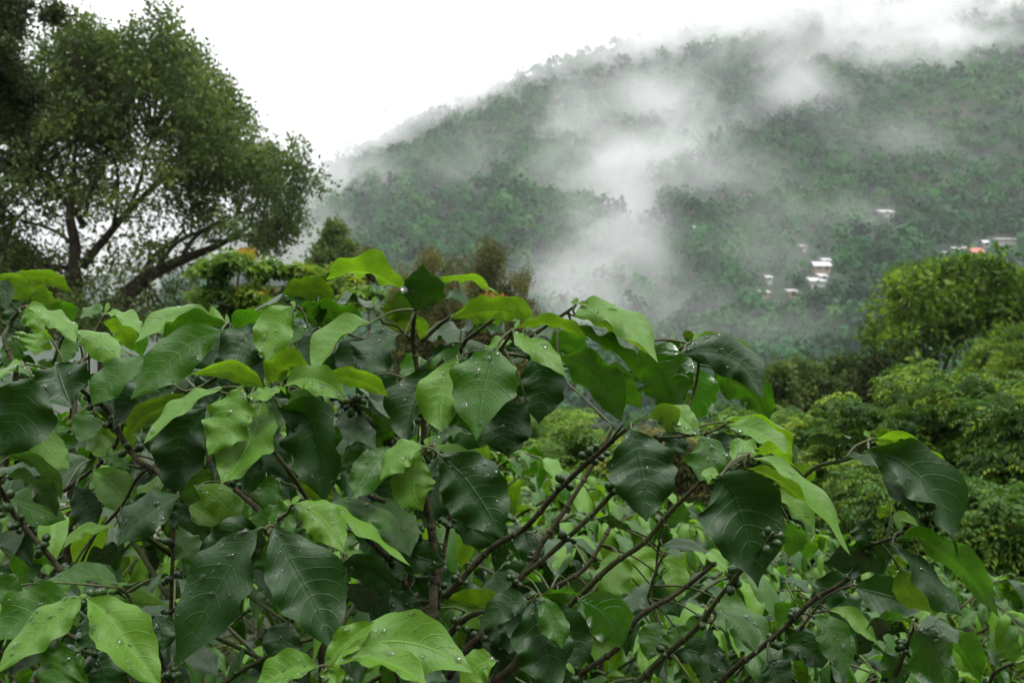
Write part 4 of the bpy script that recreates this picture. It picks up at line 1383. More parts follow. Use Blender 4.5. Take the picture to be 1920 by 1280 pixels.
# stems and branches: plant, bark (T green twig, S brown stem), cherries (1) or none (0), then x,y,r,d ...
BRANCHES = """
C S 1 812,1178,12,1.50 815,1100,11,1.50 802,1000,10,1.50 800,900,9,1.50 790,800,8,1.49 784,700,7,1.48
C T 0 784,700,7,1.48 781,640,6,1.46 779,580,4,1.42
C T 0 779,582,4,1.43 770,560,3,1.45 760,546,2.4,1.46
C T 0 779,582,4,1.43 797,548,3,1.45 816,529,2.2,1.46
C S 0 765,1160,5,1.56 765,1040,5,1.56 770,960,4.5,1.57 778,880,4,1.58
C S 1 822,1140,6,1.54 832,1070,6,1.54 843,975,5.5,1.55 850,900,5,1.55
C S 1 836,1118,8,1.48 925,1032,7,1.46 986,985,7,1.44 1050,915,6.5,1.42 1128,842,6,1.38 1158,818,5,1.34
C T 0 1158,818,5,1.34 1175,803,4,1.30 1185,795,3,1.26
C T 0 1140,832,4,1.37 1175,795,3,1.36 1212,778,3,1.34
C S 1 945,1120,8,1.54 1003,1050,7.5,1.54 1018,1025,7,1.54 1060,955,6,1.55 1122,852,5,1.56 1150,800,4,1.56
C T 1 985,1075,7,1.44 1030,1040,6.5,1.43 1112,960,6.5,1.41 1165,903,6,1.40 1215,850,5,1.38 1250,812,4,1.36
C T 0 1250,812,4,1.36 1290,760,3.5,1.40 1310,690,3.5,1.40 1298,640,3,1.35
C T 0 1230,820,4,1.37 1290,820,3.5,1.28 1340,808,3.5,1.26 1362,793,3,1.25
C S 0 985,1170,6,1.55 1040,1106,6,1.56 1090,1050,5.5,1.56 1147,982,5,1.57
C T 1 990,1225,8,1.40 1062,1150,7.5,1.38 1100,1105,7,1.37 1150,1056,7,1.35 1200,1010,6.5,1.33 1250,962,6,1.31 1310,906,5,1.28
C T 0 1310,906,5,1.28 1345,880,4,1.22 1375,868,3.5,1.20 1408,850,3,1.17
C S 1 1060,1290,8,1.42 1100,1250,7.5,1.41 1157,1210,7,1.40 1210,1160,6.5,1.39 1275,1115,6,1.38 1340,1056,5,1.36
C T 1 1190,1285,8,1.36 1240,1236,8,1.34 1307,1170,7,1.30 1350,1122,6,1.26 1400,1067,5.5,1.20 1430,1028,5,1.12 1448,1000,4,1.09
C T 0 1448,1000,3,1.09 1456,990,2,1.085 1454,983,1.6,1.085
C S 1 1330,1300,8,1.38 1380,1258,7.5,1.36 1420,1222,7,1.35 1470,1175,6.5,1.33 1525,1126,6.5,1.31 1580,1078,6,1.29 1625,1030,5,1.27 1672,1008,4,1.22 1690,996,3,1.20
C T 0 1420,990,5,1.34 1515,893,5,1.27 1545,868,5,1.25 1590,848,4,1.23 1635,824,3,1.21
C S 0 1600,1096,3.5,1.35 1550,1120,3,1.36 1500,1180,3,1.38
C S 1 900,1290,12,1.44 965,1232,11,1.44 1010,1170,8,1.47 1060,1100,5,1.50
C S 1 842,1190,8,1.50 872,1165,7,1.48 905,1145,6.5,1.46 960,1120,6,1.44 1000,1118,4,1.30
C S 1 840,1270,9,1.52 880,1210,8,1.52 920,1175,7,1.53
C S 1 790,1180,7,1.52 770,1115,7,1.50 725,1040,6.5,1.47 690,1000,6,1.44 665,985,5,1.42
C S 1 790,1010,6,1.49 755,985,6,1.46 715,945,5.5,1.44 690,930,5,1.42
C T 1 800,860,7,1.49 755,830,7,1.46 700,790,7.5,1.42 660,757,7,1.38 632,742,6,1.34 600,720,5,1.31 560,730,4,1.29
C T 0 560,730,4,1.29 520,727,3.5,1.28 500,727,3,1.28
C T 1 640,1010,6,1.40 585,940,6,1.36 545,890,5.5,1.32 505,848,5,1.30 480,800,4,1.29 465,735,3,1.28
C S 1 560,985,6,1.30 520,978,6,1.26 487,955,7,1.30 440,915,6.5,1.34 400,880,5,1.38
C T 0 520,978,5,1.26 508,985,5,1.15 497,992,4,1.11
C T 0 520,975,5,1.26 535,955,4,1.20 547,945,3,1.16
C T 0 850,720,6,1.49 868,655,5.5,1.46 900,620,5,1.40 940,587,3.5,1.32
C T 0 790,640,6,1.47 826,610,5,1.46 850,598,4,1.41 890,590,3,1.42
C T 0 910,690,5,1.36 940,650,4.5,1.31 962,618,3.5,1.27
C T 0 980,640,5,1.38 1030,605,4.5,1.34 1060,585,4,1.30 1080,572,3,1.28
C T 0 930,660,5,1.42 1010,680,5,1.44 1120,690,5,1.44 1215,690,4,1.42 1262,668,4,1.42 1298,640,3,1.36
C T 0 782,650,5,1.47 740,620,4,1.46 712,598,3.5,1.44 700,575,3,1.44
C T 0 740,625,4,1.46 680,640,4,1.46 630,618,4,1.46 596,606,3.5,1.46 575,590,3,1.44 554,574,2.5,1.37
C T 0 630,618,4,1.46 560,650,4,1.46 480,635,4,1.45 440,615,3.5,1.43 428,610,3,1.43
C T 0 480,635,4,1.45 420,700,4,1.44 350,735,4,1.42 290,680,3.5,1.40
C T 0 780,720,5,1.48 820,700,4,1.42 858,670,3,1.34
C T 0 810,830,6,1.49 815,870,5,1.42 806,850,4,1.30 798,836,3,1.22
C T 0 815,870,5,1.42 825,858,4,1.30 822,850,3,1.20
C S 0 803,900,6,1.50 770,850,4,1.48 740,838,3,1.34
C T 0 1000,1118,4,1.30 1005,1114,3.5,1.26 1012,1113,3,1.22
C T 0 1085,1124,3.5,1.30 1110,1110,4,1.36 1120,1095,3,1.38
C S 0 1340,1144,3,1.34 1330,1165,3,1.34 1312,1172,3,1.31
C T 0 1230,1080,3,1.46 1240,1026,3.5,1.46 1256,990,3,1.45 1262,960,2,1.45
C S 1 1215,1120,4,1.47 1232,1075,3.5,1.47 1244,1040,3,1.47
L S 1 330,930,6,1.34 295,892,7,1.38 270,867,7.5,1.40 217,815,7.5,1.42 190,780,7,1.42 165,752,6,1.40 140,720,4,1.34 108,684,3,1.27
L S 1 140,1090,6,1.36 125,1072,7,1.36 87,1027,7,1.37 45,972,7,1.37 10,925,6,1.34 -20,885,4,1.28
L S 0 180,1000,4,1.50 235,945,4,1.46 277,892,4.5,1.44 330,860,4,1.44
L S 0 120,920,5,1.56 200,845,4.5,1.54 235,780,4,1.52
L S 1 320,1180,5,1.50 320,1060,5,1.50 322,980,5,1.50 325,900,4,1.50
L T 0 180,780,4,1.46 150,690,4.5,1.50 170,630,4,1.54 198,588,3,1.54
L T 0 30,690,6,1.44 15,640,6,1.45 20,600,5,1.46 40,570,4,1.46 15,530,3,1.47
L T 0 20,600,4,1.46 45,580,3.5,1.42 50,574,3,1.39
L T 0 100,680,4,1.44 115,640,4,1.43 133,618,3,1.41
L S 1 -20,1000,9,1.50 10,860,8,1.48 30,760,7,1.46 30,690,6,1.44
L T 0 40,800,5,1.38 60,750,4,1.25 62,706,3,1.13
B S 1 330,1300,8,1.32 280,1200,7,1.28 230,1150,6,1.20 180,1128,5,1.10 160,1122,4,1.06
B T 0 190,1225,5,1.14 170,1222,4,1.10 150,1217,3.5,1.07
B T 0 250,1300,7,1.30 215,1240,5,1.18 190,1225,4.5,1.14
B T 0 280,1200,5,1.28 250,1130,4,1.28 228,1102,3,1.26
F S 1 700,1330,9,1.20 650,1290,7,1.10 620,1260,5,1.00 607,1248,4,0.98
F S 0 760,1310,6,1.22 740,1250,4,1.14 716,1224,3,1.10
F T 0 900,1320,6,1.20 920,1270,4,1.12 933,1238,3,1.08
R T 1 1660,1320,6,1.36 1675,1268,5.5,1.35 1695,1212,5,1.33 1720,1157,4,1.31
R T 1 1850,1310,6,1.36 1868,1270,5,1.33 1900,1242,4,1.30
R S 0 1740,1340,8,1.50 1700,1300,7,1.44 1675,1268,6,1.36
"""
HINT = {'F': (0, .8, .6), 'T': (0, .45, .9), 'V': (0, 1, .1), 'U': (0, -.75, .65), 'B': (0, -.3, .95)}
OUT_T = np.array([0, .03, .08, .16, .28, .42, .54, .66, .77, .86, .92, .96, 1.0])
OUT_W = np.array([.03, .06, .21, .48, .79, .98, 1.0, .92, .72, .45, .24, .11, .01])


def catmull(P, t):
    k = len(P) - 1
    s = min(t * k, k - 1e-6); i = int(s); f = s - i
    p0, p1, p2, p3 = P[max(i - 1, 0)], P[i], P[i + 1], P[min(i + 2, k)]
    if i == 0: p0 = 2 * p1 - p2
    if i == k - 1: p3 = 2 * p2 - p1
    return 0.5 * ((2 * p1) + (-p0 + p2) * f + (2 * p0 - 5 * p1 + 4 * p2 - p3) * f * f + (-p0 + 3 * p1 - 3 * p2 + p3) * f ** 3)


def leaf_surface(P, N_hint, W, r, rows=30, cols=10, wave=1.0, quilt=1.0, fold=None, curl=None):
    """blade along the midrib P (world points); returns verts, faces, uv, frame sampler"""
    ts = np.linspace(0, 1, rows + 1)
    C = np.array([catmull(P, t) for t in ts])
    T = np.gradient(C, axis=0); T /= np.linalg.norm(T, axis=1)[:, None] + 1e-9
    N = N_hint[None] - T * (T @ N_hint)[:, None]
    N /= np.linalg.norm(N, axis=1)[:, None] + 1e-9
    # a slight twist along the blade
    S = np.cross(T, N)
    tw = r.normal(0, .22) + (ts - .5) * r.normal(0, .5)
    N, S = N * np.cos(tw)[:, None] + S * np.sin(tw)[:, None], S * np.cos(tw)[:, None] - N * np.sin(tw)[:, None]
    us = np.linspace(-1, 1, cols + 1)
    us = np.sign(us) * np.abs(us) ** 0.9
    hw = np.interp(ts, OUT_T, OUT_W) * W * 0.5
    fold = (r.uniform(.22, .62) if W > .05 else r.uniform(.08, .55)) if fold is None else fold
    curl = r.uniform(-.15, .55) if curl is None else curl
    f1, f2 = r.uniform(2.0, 3.6, 2); p1, p2 = r.uniform(0, 6.3, 2)
    wa = wave * W * r.uniform(.04, .15)
    nb, nv = r.uniform(-.02, .02), 9.0
    ragged = r.uniform(.01, .075) if rows > 20 else .008
    A = np.abs(us)[None, :]
    U = us[None, :]
    tt = ts[:, None]
    wv = np.where(U < 0, np.sin(6.283 * f1 * tt + p1), np.sin(6.283 * f2 * tt + p2)) * wa * A ** 2 * np.clip(np.sin(np.pi * tt) * 1.6, 0, 1)
    ph = tt - .20 * A ** 1.5
    q = quilt * W * .052 * (np.abs(np.sin(np.pi * nv * ph)) - .5) * np.clip(A * 3, 0, 1) * np.clip((1 - A) * 2.2, 0, 1) * (hw / (W * .5 + 1e-9))[:, None]
    z = hw[:, None] * (fold * A - curl * A ** 2) + wv + q
    w2 = hw[:, None] * U * (1 + ragged * np.sin(tt * 37 + p1) * A ** 4) * np.cos(fold * .6)
    q = q + sum(W * am * np.sin(ka * tt + kb * U + kc) for am, ka, kb, kc in [(r.uniform(.008, .022), r.uniform(4, 14), r.uniform(-5, 5), r.uniform(0, 6.3)) for _ in range(4)]) * np.clip(np.sin(np.pi * tt) * 2, 0, 1) * (quilt > .05)
    V = C[:, None, :] + S[:, None, :] * w2[:, :, None] + N[:, None, :] * z[:, :, None]
    n = cols + 1
    I = np.arange(rows * n).reshape(rows, n)[:, :-1].ravel()
    F = np.stack([I, I + n, I + n + 1, I + 1], 1)       # front side = upper skin (checked in the build)
    uv = np.stack(np.broadcast_arrays(U * .5 + .5, tt), -1).reshape(-1, 2)
    return V, F, uv, N


DOME_F = None


def drop_dome(c, n, t, s, rad, r):
    """a bead of rain: a low dome, slightly longer down the leaf"""
    rings, seg = 3, 8
    V, F = [], []
    el = r.uniform(1.0, 1.7)
    h = rad * r.uniform(.26, .44)
    for i in range(rings):
        q = math.cos(i / rings * math.pi / 2); zz = math.sin(i / rings * math.pi / 2)
        for j in range(seg):
            a = 6.2832 * j / seg
            wob = 1 + .12 * math.sin(2 * a + c[0] * 900)
            V.append(c + s * (math.cos(a) * rad * q * wob) + t * (math.sin(a) * rad * q * el) + n * (h * zz - rad * .04))
    V.append(c + n * h)
    for i in range(rings - 1):
        for j in range(seg):
            j2 = (j + 1) % seg
            F.append((i * seg + j2, i * seg + j, (i + 1) * seg + j, (i + 1) * seg + j2))
    for j in range(seg):
        F.append(((rings - 1) * seg + (j + 1) % seg, (rings - 1) * seg + j, rings * seg))
    return V, F


PLANTS = {}
for key, px, dep, lab in (
        ('C', 812, 1.50, "largest wet coffee shrub in the middle with long arching branches and green cherries"),
        ('L', -60, 1.50, "wet coffee shrub reaching in from the left edge below the spreading tree"),
        ('B', 360, 1.36, "low coffee shoot with serrated pale leaves in the lower left corner"),
        ('F', 720, 1.24, "closest coffee shoot with a yellow young leaf at the bottom edge"),
        ('R', 1760, 1.55, "low coffee shoot with backlit leaves at the lower right corner")):
    b = at(px, 640, dep)
    rt = empty("coffee_shrub", (b.x, b.y, ground_z(b.x, b.y)))
    tag(rt, lab, "coffee shrub", "coffee shrubs of the plantation")
    PLANTS[key] = rt

# branches first: leaves hang on them
BR = {k: [] for k in PLANTS}
CHERRY_SPOTS = {k: [] for k in PLANTS}
rb = np.random.default_rng(21)
for line in BRANCHES.strip().splitlines():
    w = line.split()
    key, bark, ch = w[0], w[1], int(w[2])
    q = [tuple(float(x) for x in s.split(',')) for s in w[3:]]
    pts = [np.array(at(x, y, d)) for x, y, rr_, d in q]
    rad = [rr_ * .74 / FPX * d for x, y, rr_, d in q]
    first_stem = key in 'CL' and not BR[key]
    for i_ in range(1, len(pts) - 1): pts[i_] = pts[i_] + rb.normal(0, .0035, 3)
    if line.startswith("C S 1 812"):     # the main stem goes down to the soil
        g = np.array(PLANTS['C'].location)
        pts = [g - (0, 0, .1), g * .5 + pts[0] * .5, *pts]; rad = [.017, .012, *rad]
    root = PLANTS[key]
    tb = Tubes()
    Q, S = tb.add(pts, rad, 8, 0.18)
    # swollen nodes along the branch
    L = np.concatenate([[0], np.cumsum(np.linalg.norm(np.diff(Q, axis=0), axis=1))])
    step = rb.uniform(.036, .05)
    s = step * .6
    while s < L[-1]:
        c = np.array([np.interp(s, L, Q[:, i]) for i in range(3)])
        rr_ = np.interp(s, L, S)
        j = min(int(np.searchsorted(L, s)), len(Q) - 1)
        t = Q[j] - Q[max(j - 1, 0)]; t /= np.linalg.norm(t) + 1e-9
        tb.add([c - t * rr_ * 1.3, c, c + t * rr_ * 1.3], (rr_ * .9, rr_ * 1.45, rr_ * .9), 6)
        if ch and s > .02: CHERRY_SPOTS[key].append((c, rr_, t))
        s += step
    nm = "stem" if line.startswith("C S 1 812") else "branch"
    tb.build(nm, M_STEM if bark == 'S' else M_TWIG, root, root.location)
    BR[key].append((Q, S))

RL = np.random.default_rng(5)


def parse(txt):
    for line in txt.strip().splitlines():
        w = line.split()
        h = HINT[w[4]] if w[4] in HINT else tuple(float(x) for x in w[4].split(','))
        yield w[0], w[1], float(w[2]), float(w[3]), np.array(h, float), [tuple(float(x) for x in s.split(',')) for s in w[5:]]


PETI = {k: Tubes() for k in PLANTS}


def near_leaf(key, tone, d, W, h, pts, bud=False):
    root = PLANTS[key]
    if h[1] > .55: h = h * np.array([1, 1, {'D': .62, 'M': .82, 'Y': .9, 'L': 1.0}[tone]])     # darker tones tilted steeper so they reflect less sky
    h = h / np.linalg.norm(h)
    # run of the midrib in depth: the blade lies in the plane that faces `h`
    dd, dist = 0.0, [d]
    for (x0, y0), (x1, y1) in zip(pts[:-1], pts[1:]):
        tx, tz = (x1 - x0) / FPX * d, -(y1 - y0) / FPX * d
        l = math.hypot(tx, tz)
        hc = h[1] if abs(h[1]) > .15 else math.copysign(.15, h[1])
        tc = -(tx * h[0] + tz * h[2]) / hc
        tc = float(np.clip(tc * .75, -.8 * l, .8 * l))
        dist.append(dist[-1] - tc)
    P = [np.array(at(x, y, q)) for (x, y), q in zip(pts, dist)]
    if len(P) == 3:      # smoother midrib
        pass
    Nw = np.array([h[0], -h[1], h[2]])
    Wm = W * 1.05 / FPX * d
    big = W > 40 and not bud
    V, F, uv, N = leaf_surface(P, Nw, Wm, RL, rows=30 if big else (18 if not bud else 8), cols=10 if big else (8 if not bud else 4),
                               wave=1.0 if not bud else .3, quilt=RL.uniform(.1, .75) if not bud else .4)
    org = P[0]
    me = fast_mesh("bud" if bud else "leaf", V.reshape(-1, 3) - org, F, LEAF[tone], uv=uv)
    o = mesh_obj("bud" if bud else "leaf", me, root, Vector(org) - root.location)
    # petiole to the nearest branch
    best = None
    for Q, S in BR[key]:
        q = np.linalg.norm(Q - org, axis=1); i = int(np.argmin(q))
        if best is None or q[i] < best[0]: best = (q[i], Q[i])
    if best and not bud and best[0] > .002:
        T0 = P[1] - P[0]; T0 /= np.linalg.norm(T0)
        r0 = .0011 + Wm * .008
        mid = org - T0 * min(.02, best[0] * .4)
        PETI[key].add([best[1], org * .55 + best[1] * .45 + np.array([0, 0, best[0] * .06]), org + T0 * .004], (r0 * 1.15, r0, r0 * .8), 5)
    # rain beads on upper sides that can hold them
    if not bud and Nw[2] > .1 and h[1] > .2 and d < 1.5 and W > 38:
        n_ = int(RL.uniform(7, 19) * min(1.6, W / 80))
        if tone == 'Y': n_ = int(n_ * .7)
        dv, df = [], []
        fx, fy = RL.uniform(.2, .8), RL.uniform(.25, .6)
        rows, cols = V.shape[0] - 1, V.shape[1] - 1
        for _ in range(n_):
            t = float(np.clip(RL.normal(fy, .24), .10, .88)); u = float(np.clip(RL.normal(fx, .3), .08, .92))
            i, j = t * rows, u * cols
            i0, j0 = min(int(i), rows - 1), min(int(j), cols - 1); a, b = i - i0, j - j0
            c = (V[i0, j0] * (1 - a) * (1 - b) + V[i0 + 1, j0] * a * (1 - b) + V[i0, j0 + 1] * (1 - a) * b + V[i0 + 1, j0 + 1] * a * b)
            e1, e2 = V[i0 + 1, j0] - V[i0, j0], V[i0, j0 + 1] - V[i0, j0]
            nn = np.cross(e2, e1); nn /= np.linalg.norm(nn) + 1e-9
            if nn.dot(N[i0]) < 0: nn = -nn
            e1 = e1 / (np.linalg.norm(e1) + 1e-9)
            v, f = drop_dome(c - org, nn, e1, np.cross(nn, e1), float(np.clip(RL.lognormal(-6.25, .42), .0008, .0036)), RL)
            df += [tuple(x + len(dv) for x in q) for q in f]; dv += v
        me = bpy.data.meshes.new("rain_drops")
        me.from_pydata([tuple(v) for v in dv], [], df)
        me.polygons.foreach_set("use_smooth", np.ones(len(me.polygons), bool))
        me.materials.append(M_WATER)
        mesh_obj("rain_drops", me, o, kind="stuff")


for a in parse(LEAVES): near_leaf(*a)
# leaves in the depth of the shrubs
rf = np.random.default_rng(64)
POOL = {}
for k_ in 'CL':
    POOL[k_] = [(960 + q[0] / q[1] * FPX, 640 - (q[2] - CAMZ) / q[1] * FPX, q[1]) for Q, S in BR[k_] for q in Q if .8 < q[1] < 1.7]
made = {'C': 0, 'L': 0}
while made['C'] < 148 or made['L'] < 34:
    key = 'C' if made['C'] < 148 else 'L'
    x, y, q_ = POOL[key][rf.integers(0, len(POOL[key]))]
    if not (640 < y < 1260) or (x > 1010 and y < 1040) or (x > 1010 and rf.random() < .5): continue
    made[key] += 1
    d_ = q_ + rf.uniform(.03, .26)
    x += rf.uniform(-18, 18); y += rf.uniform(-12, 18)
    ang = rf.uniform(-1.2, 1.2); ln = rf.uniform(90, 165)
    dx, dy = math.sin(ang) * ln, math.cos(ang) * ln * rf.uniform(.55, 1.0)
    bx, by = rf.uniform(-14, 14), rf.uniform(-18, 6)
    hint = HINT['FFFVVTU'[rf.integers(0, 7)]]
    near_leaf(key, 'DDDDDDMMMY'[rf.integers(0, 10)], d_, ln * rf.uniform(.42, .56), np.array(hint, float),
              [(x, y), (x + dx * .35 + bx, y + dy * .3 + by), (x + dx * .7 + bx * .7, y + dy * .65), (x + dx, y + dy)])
for a in parse(BUDS): near_leaf(*a, bud=True)
for k, tb in PETI.items():
    if tb.n: tb.build("petioles", M_TWIG, PLANTS[k], PLANTS[k].location, kind="stuff")

# cherries in clusters round the nodes
import bmesh
bm = bmesh.new(); bmesh.ops.create_uvsphere(bm, u_segments=9, v_segments=6, radius=1.0)
for v in bm.verts:
    if v.co.z > .93: v.co.z -= .10         # the small navel at the end
CH_ME = bpy.data.meshes.new("coffee_cherry"); bm.to_mesh(CH_ME); bm.free()
CH_ME.polygons.foreach_set("use_smooth", np.ones(len(CH_ME.polygons), bool)); CH_ME.materials.append(M_CHERRY)
rc = np.random.default_rng(31)


def cherries(root, spots, limit, prob=.62, scale=1.0):
    n = 0
    order = rc.permutation(len(spots))
    for i in order:
        if rc.random() > prob: continue
        c, rad, t = spots[i]
        ref = np.array([.2, .3, 1.0]); a = np.cross(t, ref); a /= np.linalg.norm(a); b = np.cross(t, a)
        for k in range(int(rc.integers(3, 9))):
            if n >= limit: return
            ang = rc.uniform(0, 6.28); size = rc.uniform(.0036, .0054) * scale
            v = a * math.cos(ang) + b * math.sin(ang) + t * rc.uniform(-.7, .7)
            v /= np.linalg.norm(v)
            o = mesh_obj("coffee_cherry", CH_ME, root, Vector(c + v * (rad + size * rc.uniform(.8, 1.9))) - root.location)
            o.scale = (size, size, size * 1.18)
            o.rotation_mode = 'QUATERNION'; o.rotation_quaternion = Vector(v).to_track_quat('Z', 'X')
            n += 1


for k, lim in (('C', 290), ('L', 110), ('B', 24), ('F', 16), ('R', 24)):
    cherries(PLANTS[k], CHERRY_SPOTS[k], lim)

# ------------------------------------------------------------------ coffee rows behind, leaf by leaf
def shared_leaf(tone, seed, rows, cols, droop):
    r = np.random.default_rng(seed)
    P = [np.array(p) for p in ((0, 0, 0), (.36, 0, .06), (.72, 0, -.02 - droop * .25), (1.0, 0, -.10 - droop * .7))]
    V, F, uv, _ = leaf_surface(P, np.array([0, 0, 1.0]), .42, r, rows, cols, wave=.55, quilt=.5 if rows > 8 else .0)
    return fast_mesh("leaf", V.reshape(-1, 3) * .13, F, LEAF[tone], uv=uv)


SH = {lod: {t: [shared_leaf(t, 100 + i, rows, cols, .15 + .3 * i) for i in range(4)] for t in 'DMLY'}
      for lod, (rows, cols) in enumerate(((8, 4), (18, 8)))}


def coffee_shrub(x, y, top, wid, nleaf, label, seed, lod=0, leaf_len=.14, tones="DDMMMMLLLYY", cher=0):
    """procedural bush: leader stem, paired side branches drooping outward, leaves in pairs"""
    r = np.random.default_rng(seed)
    gz = ground_z(x, y)
    root = empty("coffee_shrub", (x, y, gz))
    tag(root, label, "coffee shrub", "coffee shrubs of the plantation")
    H = top - gz
    tb = Tubes()
    tb.add([(0, 0, -.1), (.02, 0, H * .5), (r.normal(0, .04), r.normal(0, .04), H)], (.02, .014, .005), 7)
    tb.build("stem", M_STEM, root)
    spots, joints = [], []
    nb = max(10, int(nleaf / 11))
    tb = Tubes()
    for i in range(nb):
        h = H * (1 - .72 * (i / nb) ** 1.15)
        a = i * 2.4 + r.uniform(-.3, .3)
        ln = wid * .5 * (0.42 + .58 * min(1, (i / nb) * 2.6)) * r.uniform(.8, 1.1)
        e = np.array([math.cos(a), math.sin(a), 0])
        p0 = np.array([0, 0, h]); p1 = p0 + e * ln * .5 + np.array([0, 0, ln * .28]); p2 = p0 + e * ln + np.array([0, 0, ln * r.uniform(-.2, .3)])
        Q, S = tb.add([p0, p1, p2], (.006, .0045, .0025), 5)
        k = max(3, int(nleaf / nb / 2) + 1)
        for j in range(k):
            t = .28 + .72 * (j + .5) / k
            ii = min(int(t * (len(Q) - 1)), len(Q) - 2)
            d = Q[ii + 1] - Q[ii]; d /= np.linalg.norm(d)
            joints.append((np.array(root.location) + Q[ii], .005, d))
            for s in (-1, 1):
                spots.append((Q[ii], d, s, t))
        spots.append((Q[-1], d, 0, 1.05))
    tb.build("branches", M_TWIG, root, kind="stuff")
    r.shuffle(spots)
    for p, d, s, t in spots[:nleaf]:
        side = np.cross(d, [0, 0, 1.0]); side /= np.linalg.norm(side) + 1e-9
        X = side * s * r.uniform(.6, 1.1) + d * r.uniform(.4, 1.0) + np.array([0, 0, r.uniform(-.75, .2)])
        X /= np.linalg.norm(X)
        Z = np.array([r.normal(0, .22), r.normal(0, .22), 1.0]); Z = Z - X * X.dot(Z); Z /= np.linalg.norm(Z)
        Y = np.cross(Z, X)
        l = leaf_len * r.uniform(.65, 1.2) * (.65 if t > .92 else 1.0)
        tone = 'LYYM'[r.integers(0, 4)] if t > .92 else tones[r.integers(0, len(tones))]
        o = mesh_obj("leaf", SH[lod][tone][r.integers(0, 4)], root)
        M = Matrix(((X[0], Y[0], Z[0]), (X[1], Y[1], Z[1]), (X[2], Y[2], Z[2])))
        o.location = p
        o.rotation_mode = 'QUATERNION'; o.rotation_quaternion = M.to_quaternion()
        l /= .13; o.scale = (l, l * r.uniform(.9, 1.15), l)
    if cher: cherries(root, joints, cher, .5)
    return root


def shrub_at(px, py, d, *a, **k):
    p = at(px, py, d)
    return coffee_shrub(p.x, d, p.z, *a, **k)


# (px of the stem, py of its top, distance, width m, leaves, label, seed)
NEAR = [
    (330, 760, 2.25, 1.3, 280, "shadowed coffee shrub packed behind the left half of the largest shrub", 201),
    (90, 720, 2.5, 1.3, 260, "leafy coffee shrub behind the shrub at the left edge", 202),
    (600, 800, 2.5, 1.3, 270, "shadowed coffee shrub behind the hanging dark leaf and main stem", 203),
    (1010, 1010, 2.7, 1.2, 250, "leafy coffee shrub low behind the brown branches right of the main stem", 204),
    (1290, 1130, 2.8, 1.2, 240, "leafy coffee shrub low behind the branches under the dark oval leaf", 205),
    (1530, 1200, 2.9, 1.1, 220, "leafy coffee shrub low behind the fruited branch left of the backlit shoot", 206),
]
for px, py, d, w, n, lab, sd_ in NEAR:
    shrub_at(px, py, d, w, n, lab, sd_, lod=1, leaf_len=.125, tones="DDDDMMMMLY" if sd_ > 203 else "DDDDDDDMML", cher=60)  # left shrubs get mostly dark leaves: interior shade put into the leaf colour
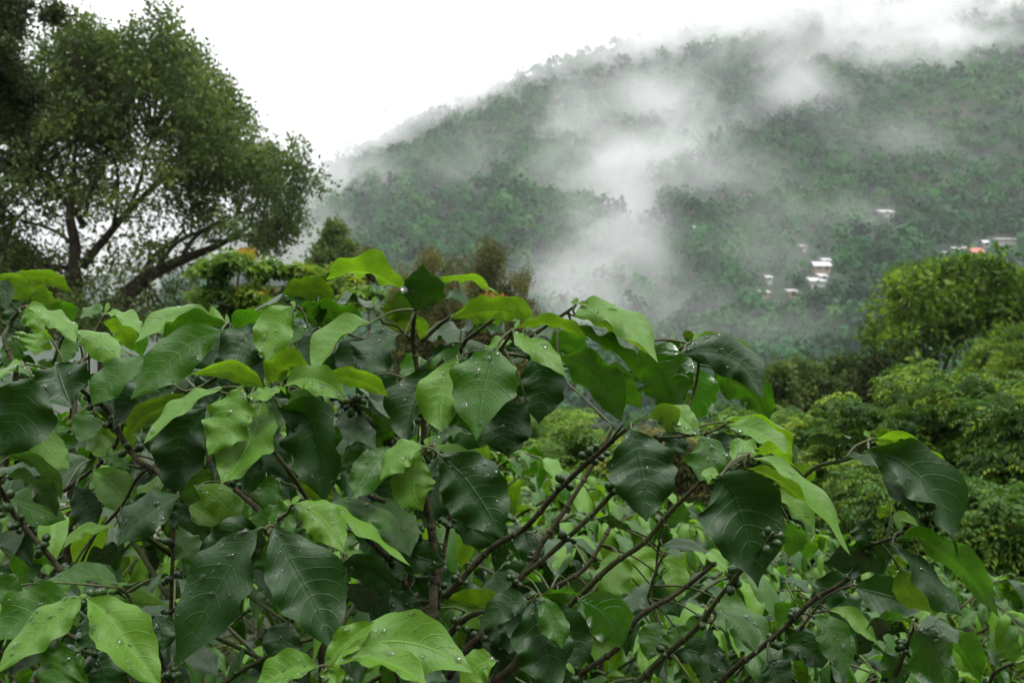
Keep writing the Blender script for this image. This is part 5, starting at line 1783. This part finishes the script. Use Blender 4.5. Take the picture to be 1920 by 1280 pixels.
ROWS = [
    (900, 900, 3.7, 1.5, 280, "pale leaved coffee shrub right behind the main stem", 211),
    (1120, 1010, 4.0, 1.5, 280, "coffee shrub seen between the arching fruited branches", 212),
    (1330, 1090, 4.1, 1.5, 270, "coffee shrub below the large dark oval leaf", 213),
    (1560, 1150, 4.3, 1.5, 260, "coffee shrub behind the fruited branch at the lower right", 214),
    (1800, 1140, 4.6, 1.6, 260, "coffee shrub in the lower right corner behind the backlit shoot", 215),
    (1010, 930, 5.6, 1.8, 260, "second row coffee shrub below the hanging dark leaf", 216),
    (1240, 985, 6.2, 1.8, 260, "second row coffee shrub beneath the brownish sapling", 217),
    (1480, 1040, 6.6, 1.9, 250, "second row coffee shrub right of the dark oval leaf", 218),
    (1700, 1080, 6.8, 1.9, 250, "second row coffee shrub under the black glossy leaf", 219),
    (1920, 1120, 7.0, 1.9, 230, "second row coffee shrub at the right edge", 220),
    (700, 900, 5.4, 1.8, 200, "second row coffee shrub hidden behind the pale curled leaf", 221),
    (1150, 960, 8.6, 2.2, 220, "far coffee shrub in the gap between the saplings", 222),
    (1400, 1000, 9.2, 2.2, 230, "far coffee shrub behind the dark oval leaf", 223),
    (1600, 1050, 9.4, 2.2, 230, "far coffee shrub with tiny yellow green leaves below the arching leaf", 224),
    (1790, 1110, 9.0, 2.2, 230, "far coffee shrub below the tip of the long arching leaf", 225),
    (60, 770, 3.8, 1.8, 260, "shadowed coffee shrub filling the gap under the left edge shrub", 231),
    (330, 790, 4.2, 1.8, 260, "coffee shrub deep behind the crossing branches at the left", 232),
    (560, 830, 4.0, 1.7, 250, "coffee shrub deep behind the drooping oval leaves", 233),
    (760, 850, 4.6, 1.8, 240, "coffee shrub in the dark behind the brown stems", 234),
    (200, 740, 6.2, 2.3, 220, "farther coffee shrub left of the lime green bush", 235),
    (480, 770, 6.6, 2.3, 220, "farther coffee shrub in front of the lime green bush", 236),
    (1900, 1160, 8.0, 2.1, 220, "far coffee shrub at the right edge below the dark trees", 226),
]
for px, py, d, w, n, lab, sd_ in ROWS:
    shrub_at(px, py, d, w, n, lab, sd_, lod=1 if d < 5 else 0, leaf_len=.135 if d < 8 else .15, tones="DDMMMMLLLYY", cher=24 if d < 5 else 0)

# low growth between the rows: one mass
r = np.random.default_rng(77)
n = 9000
yy = r.uniform(2.5, 26, n) ** 1.0
xx = r.uniform(-.62, .62, n) * (yy + 2)
zz = np.array([ground_z(a, b) for a, b in zip(xx, yy)])
w = r.integers(0, 4, n)
parts = []
for k in range(4):
    i = w == k
    parts.append(stamp(SPRAYS['broad' if k % 2 else 'rosette'][k], np.stack([xx[i], yy[i], zz[i] + r.uniform(.02, .5, i.sum())], 1),
                       r.uniform(.12, .34, i.sum()) * (1 + yy[i] * .03), yaw_tilt(i.sum(), r, .3), np.clip(r.normal(.4, .25, i.sum()), 0, 1)))
V, F, T = join(parts)
tag(mesh_obj("undergrowth", fast_mesh("undergrowth", V, F, M_DUSK, tint=T, smooth=False)), "low tangled green undergrowth covering the slope", "undergrowth", kind="stuff")  # dark foliage colour stands in for the shadow in the gaps

# leaf mass added behind the camera, unseen: blocks low sky and darkens reflections
r = np.random.default_rng(78)
n = 8000
yy = -r.uniform(3.0, 20.0, n); xx = r.uniform(-24, 24, n)
hh = 1.6 + 5.0 * r.random(n) ** 1.2 * np.clip((-yy - 3) / 8, .1, 1)
zz = np.array([ground_z(a, b) for a, b in zip(xx, yy)]) + hh * r.random(n)
w = r.integers(0, 4, n)
parts = []
for k in range(4):
    i = w == k
    parts.append(stamp(SPRAYS['broad'][k], np.stack([xx[i], yy[i], zz[i]], 1), r.uniform(.5, 1.1, i.sum()), rand_rot(i.sum(), r), np.clip(r.normal(.35, .2, i.sum()), 0, 1)))
V, F, T = join(parts)
tag(mesh_obj("unseen_thicket", fast_mesh("unseen_thicket", V, F, M_DUSK, tint=T, smooth=False)), "unseen leafy thicket added uphill to darken the camera side of the coffee", "thicket", kind="stuff")
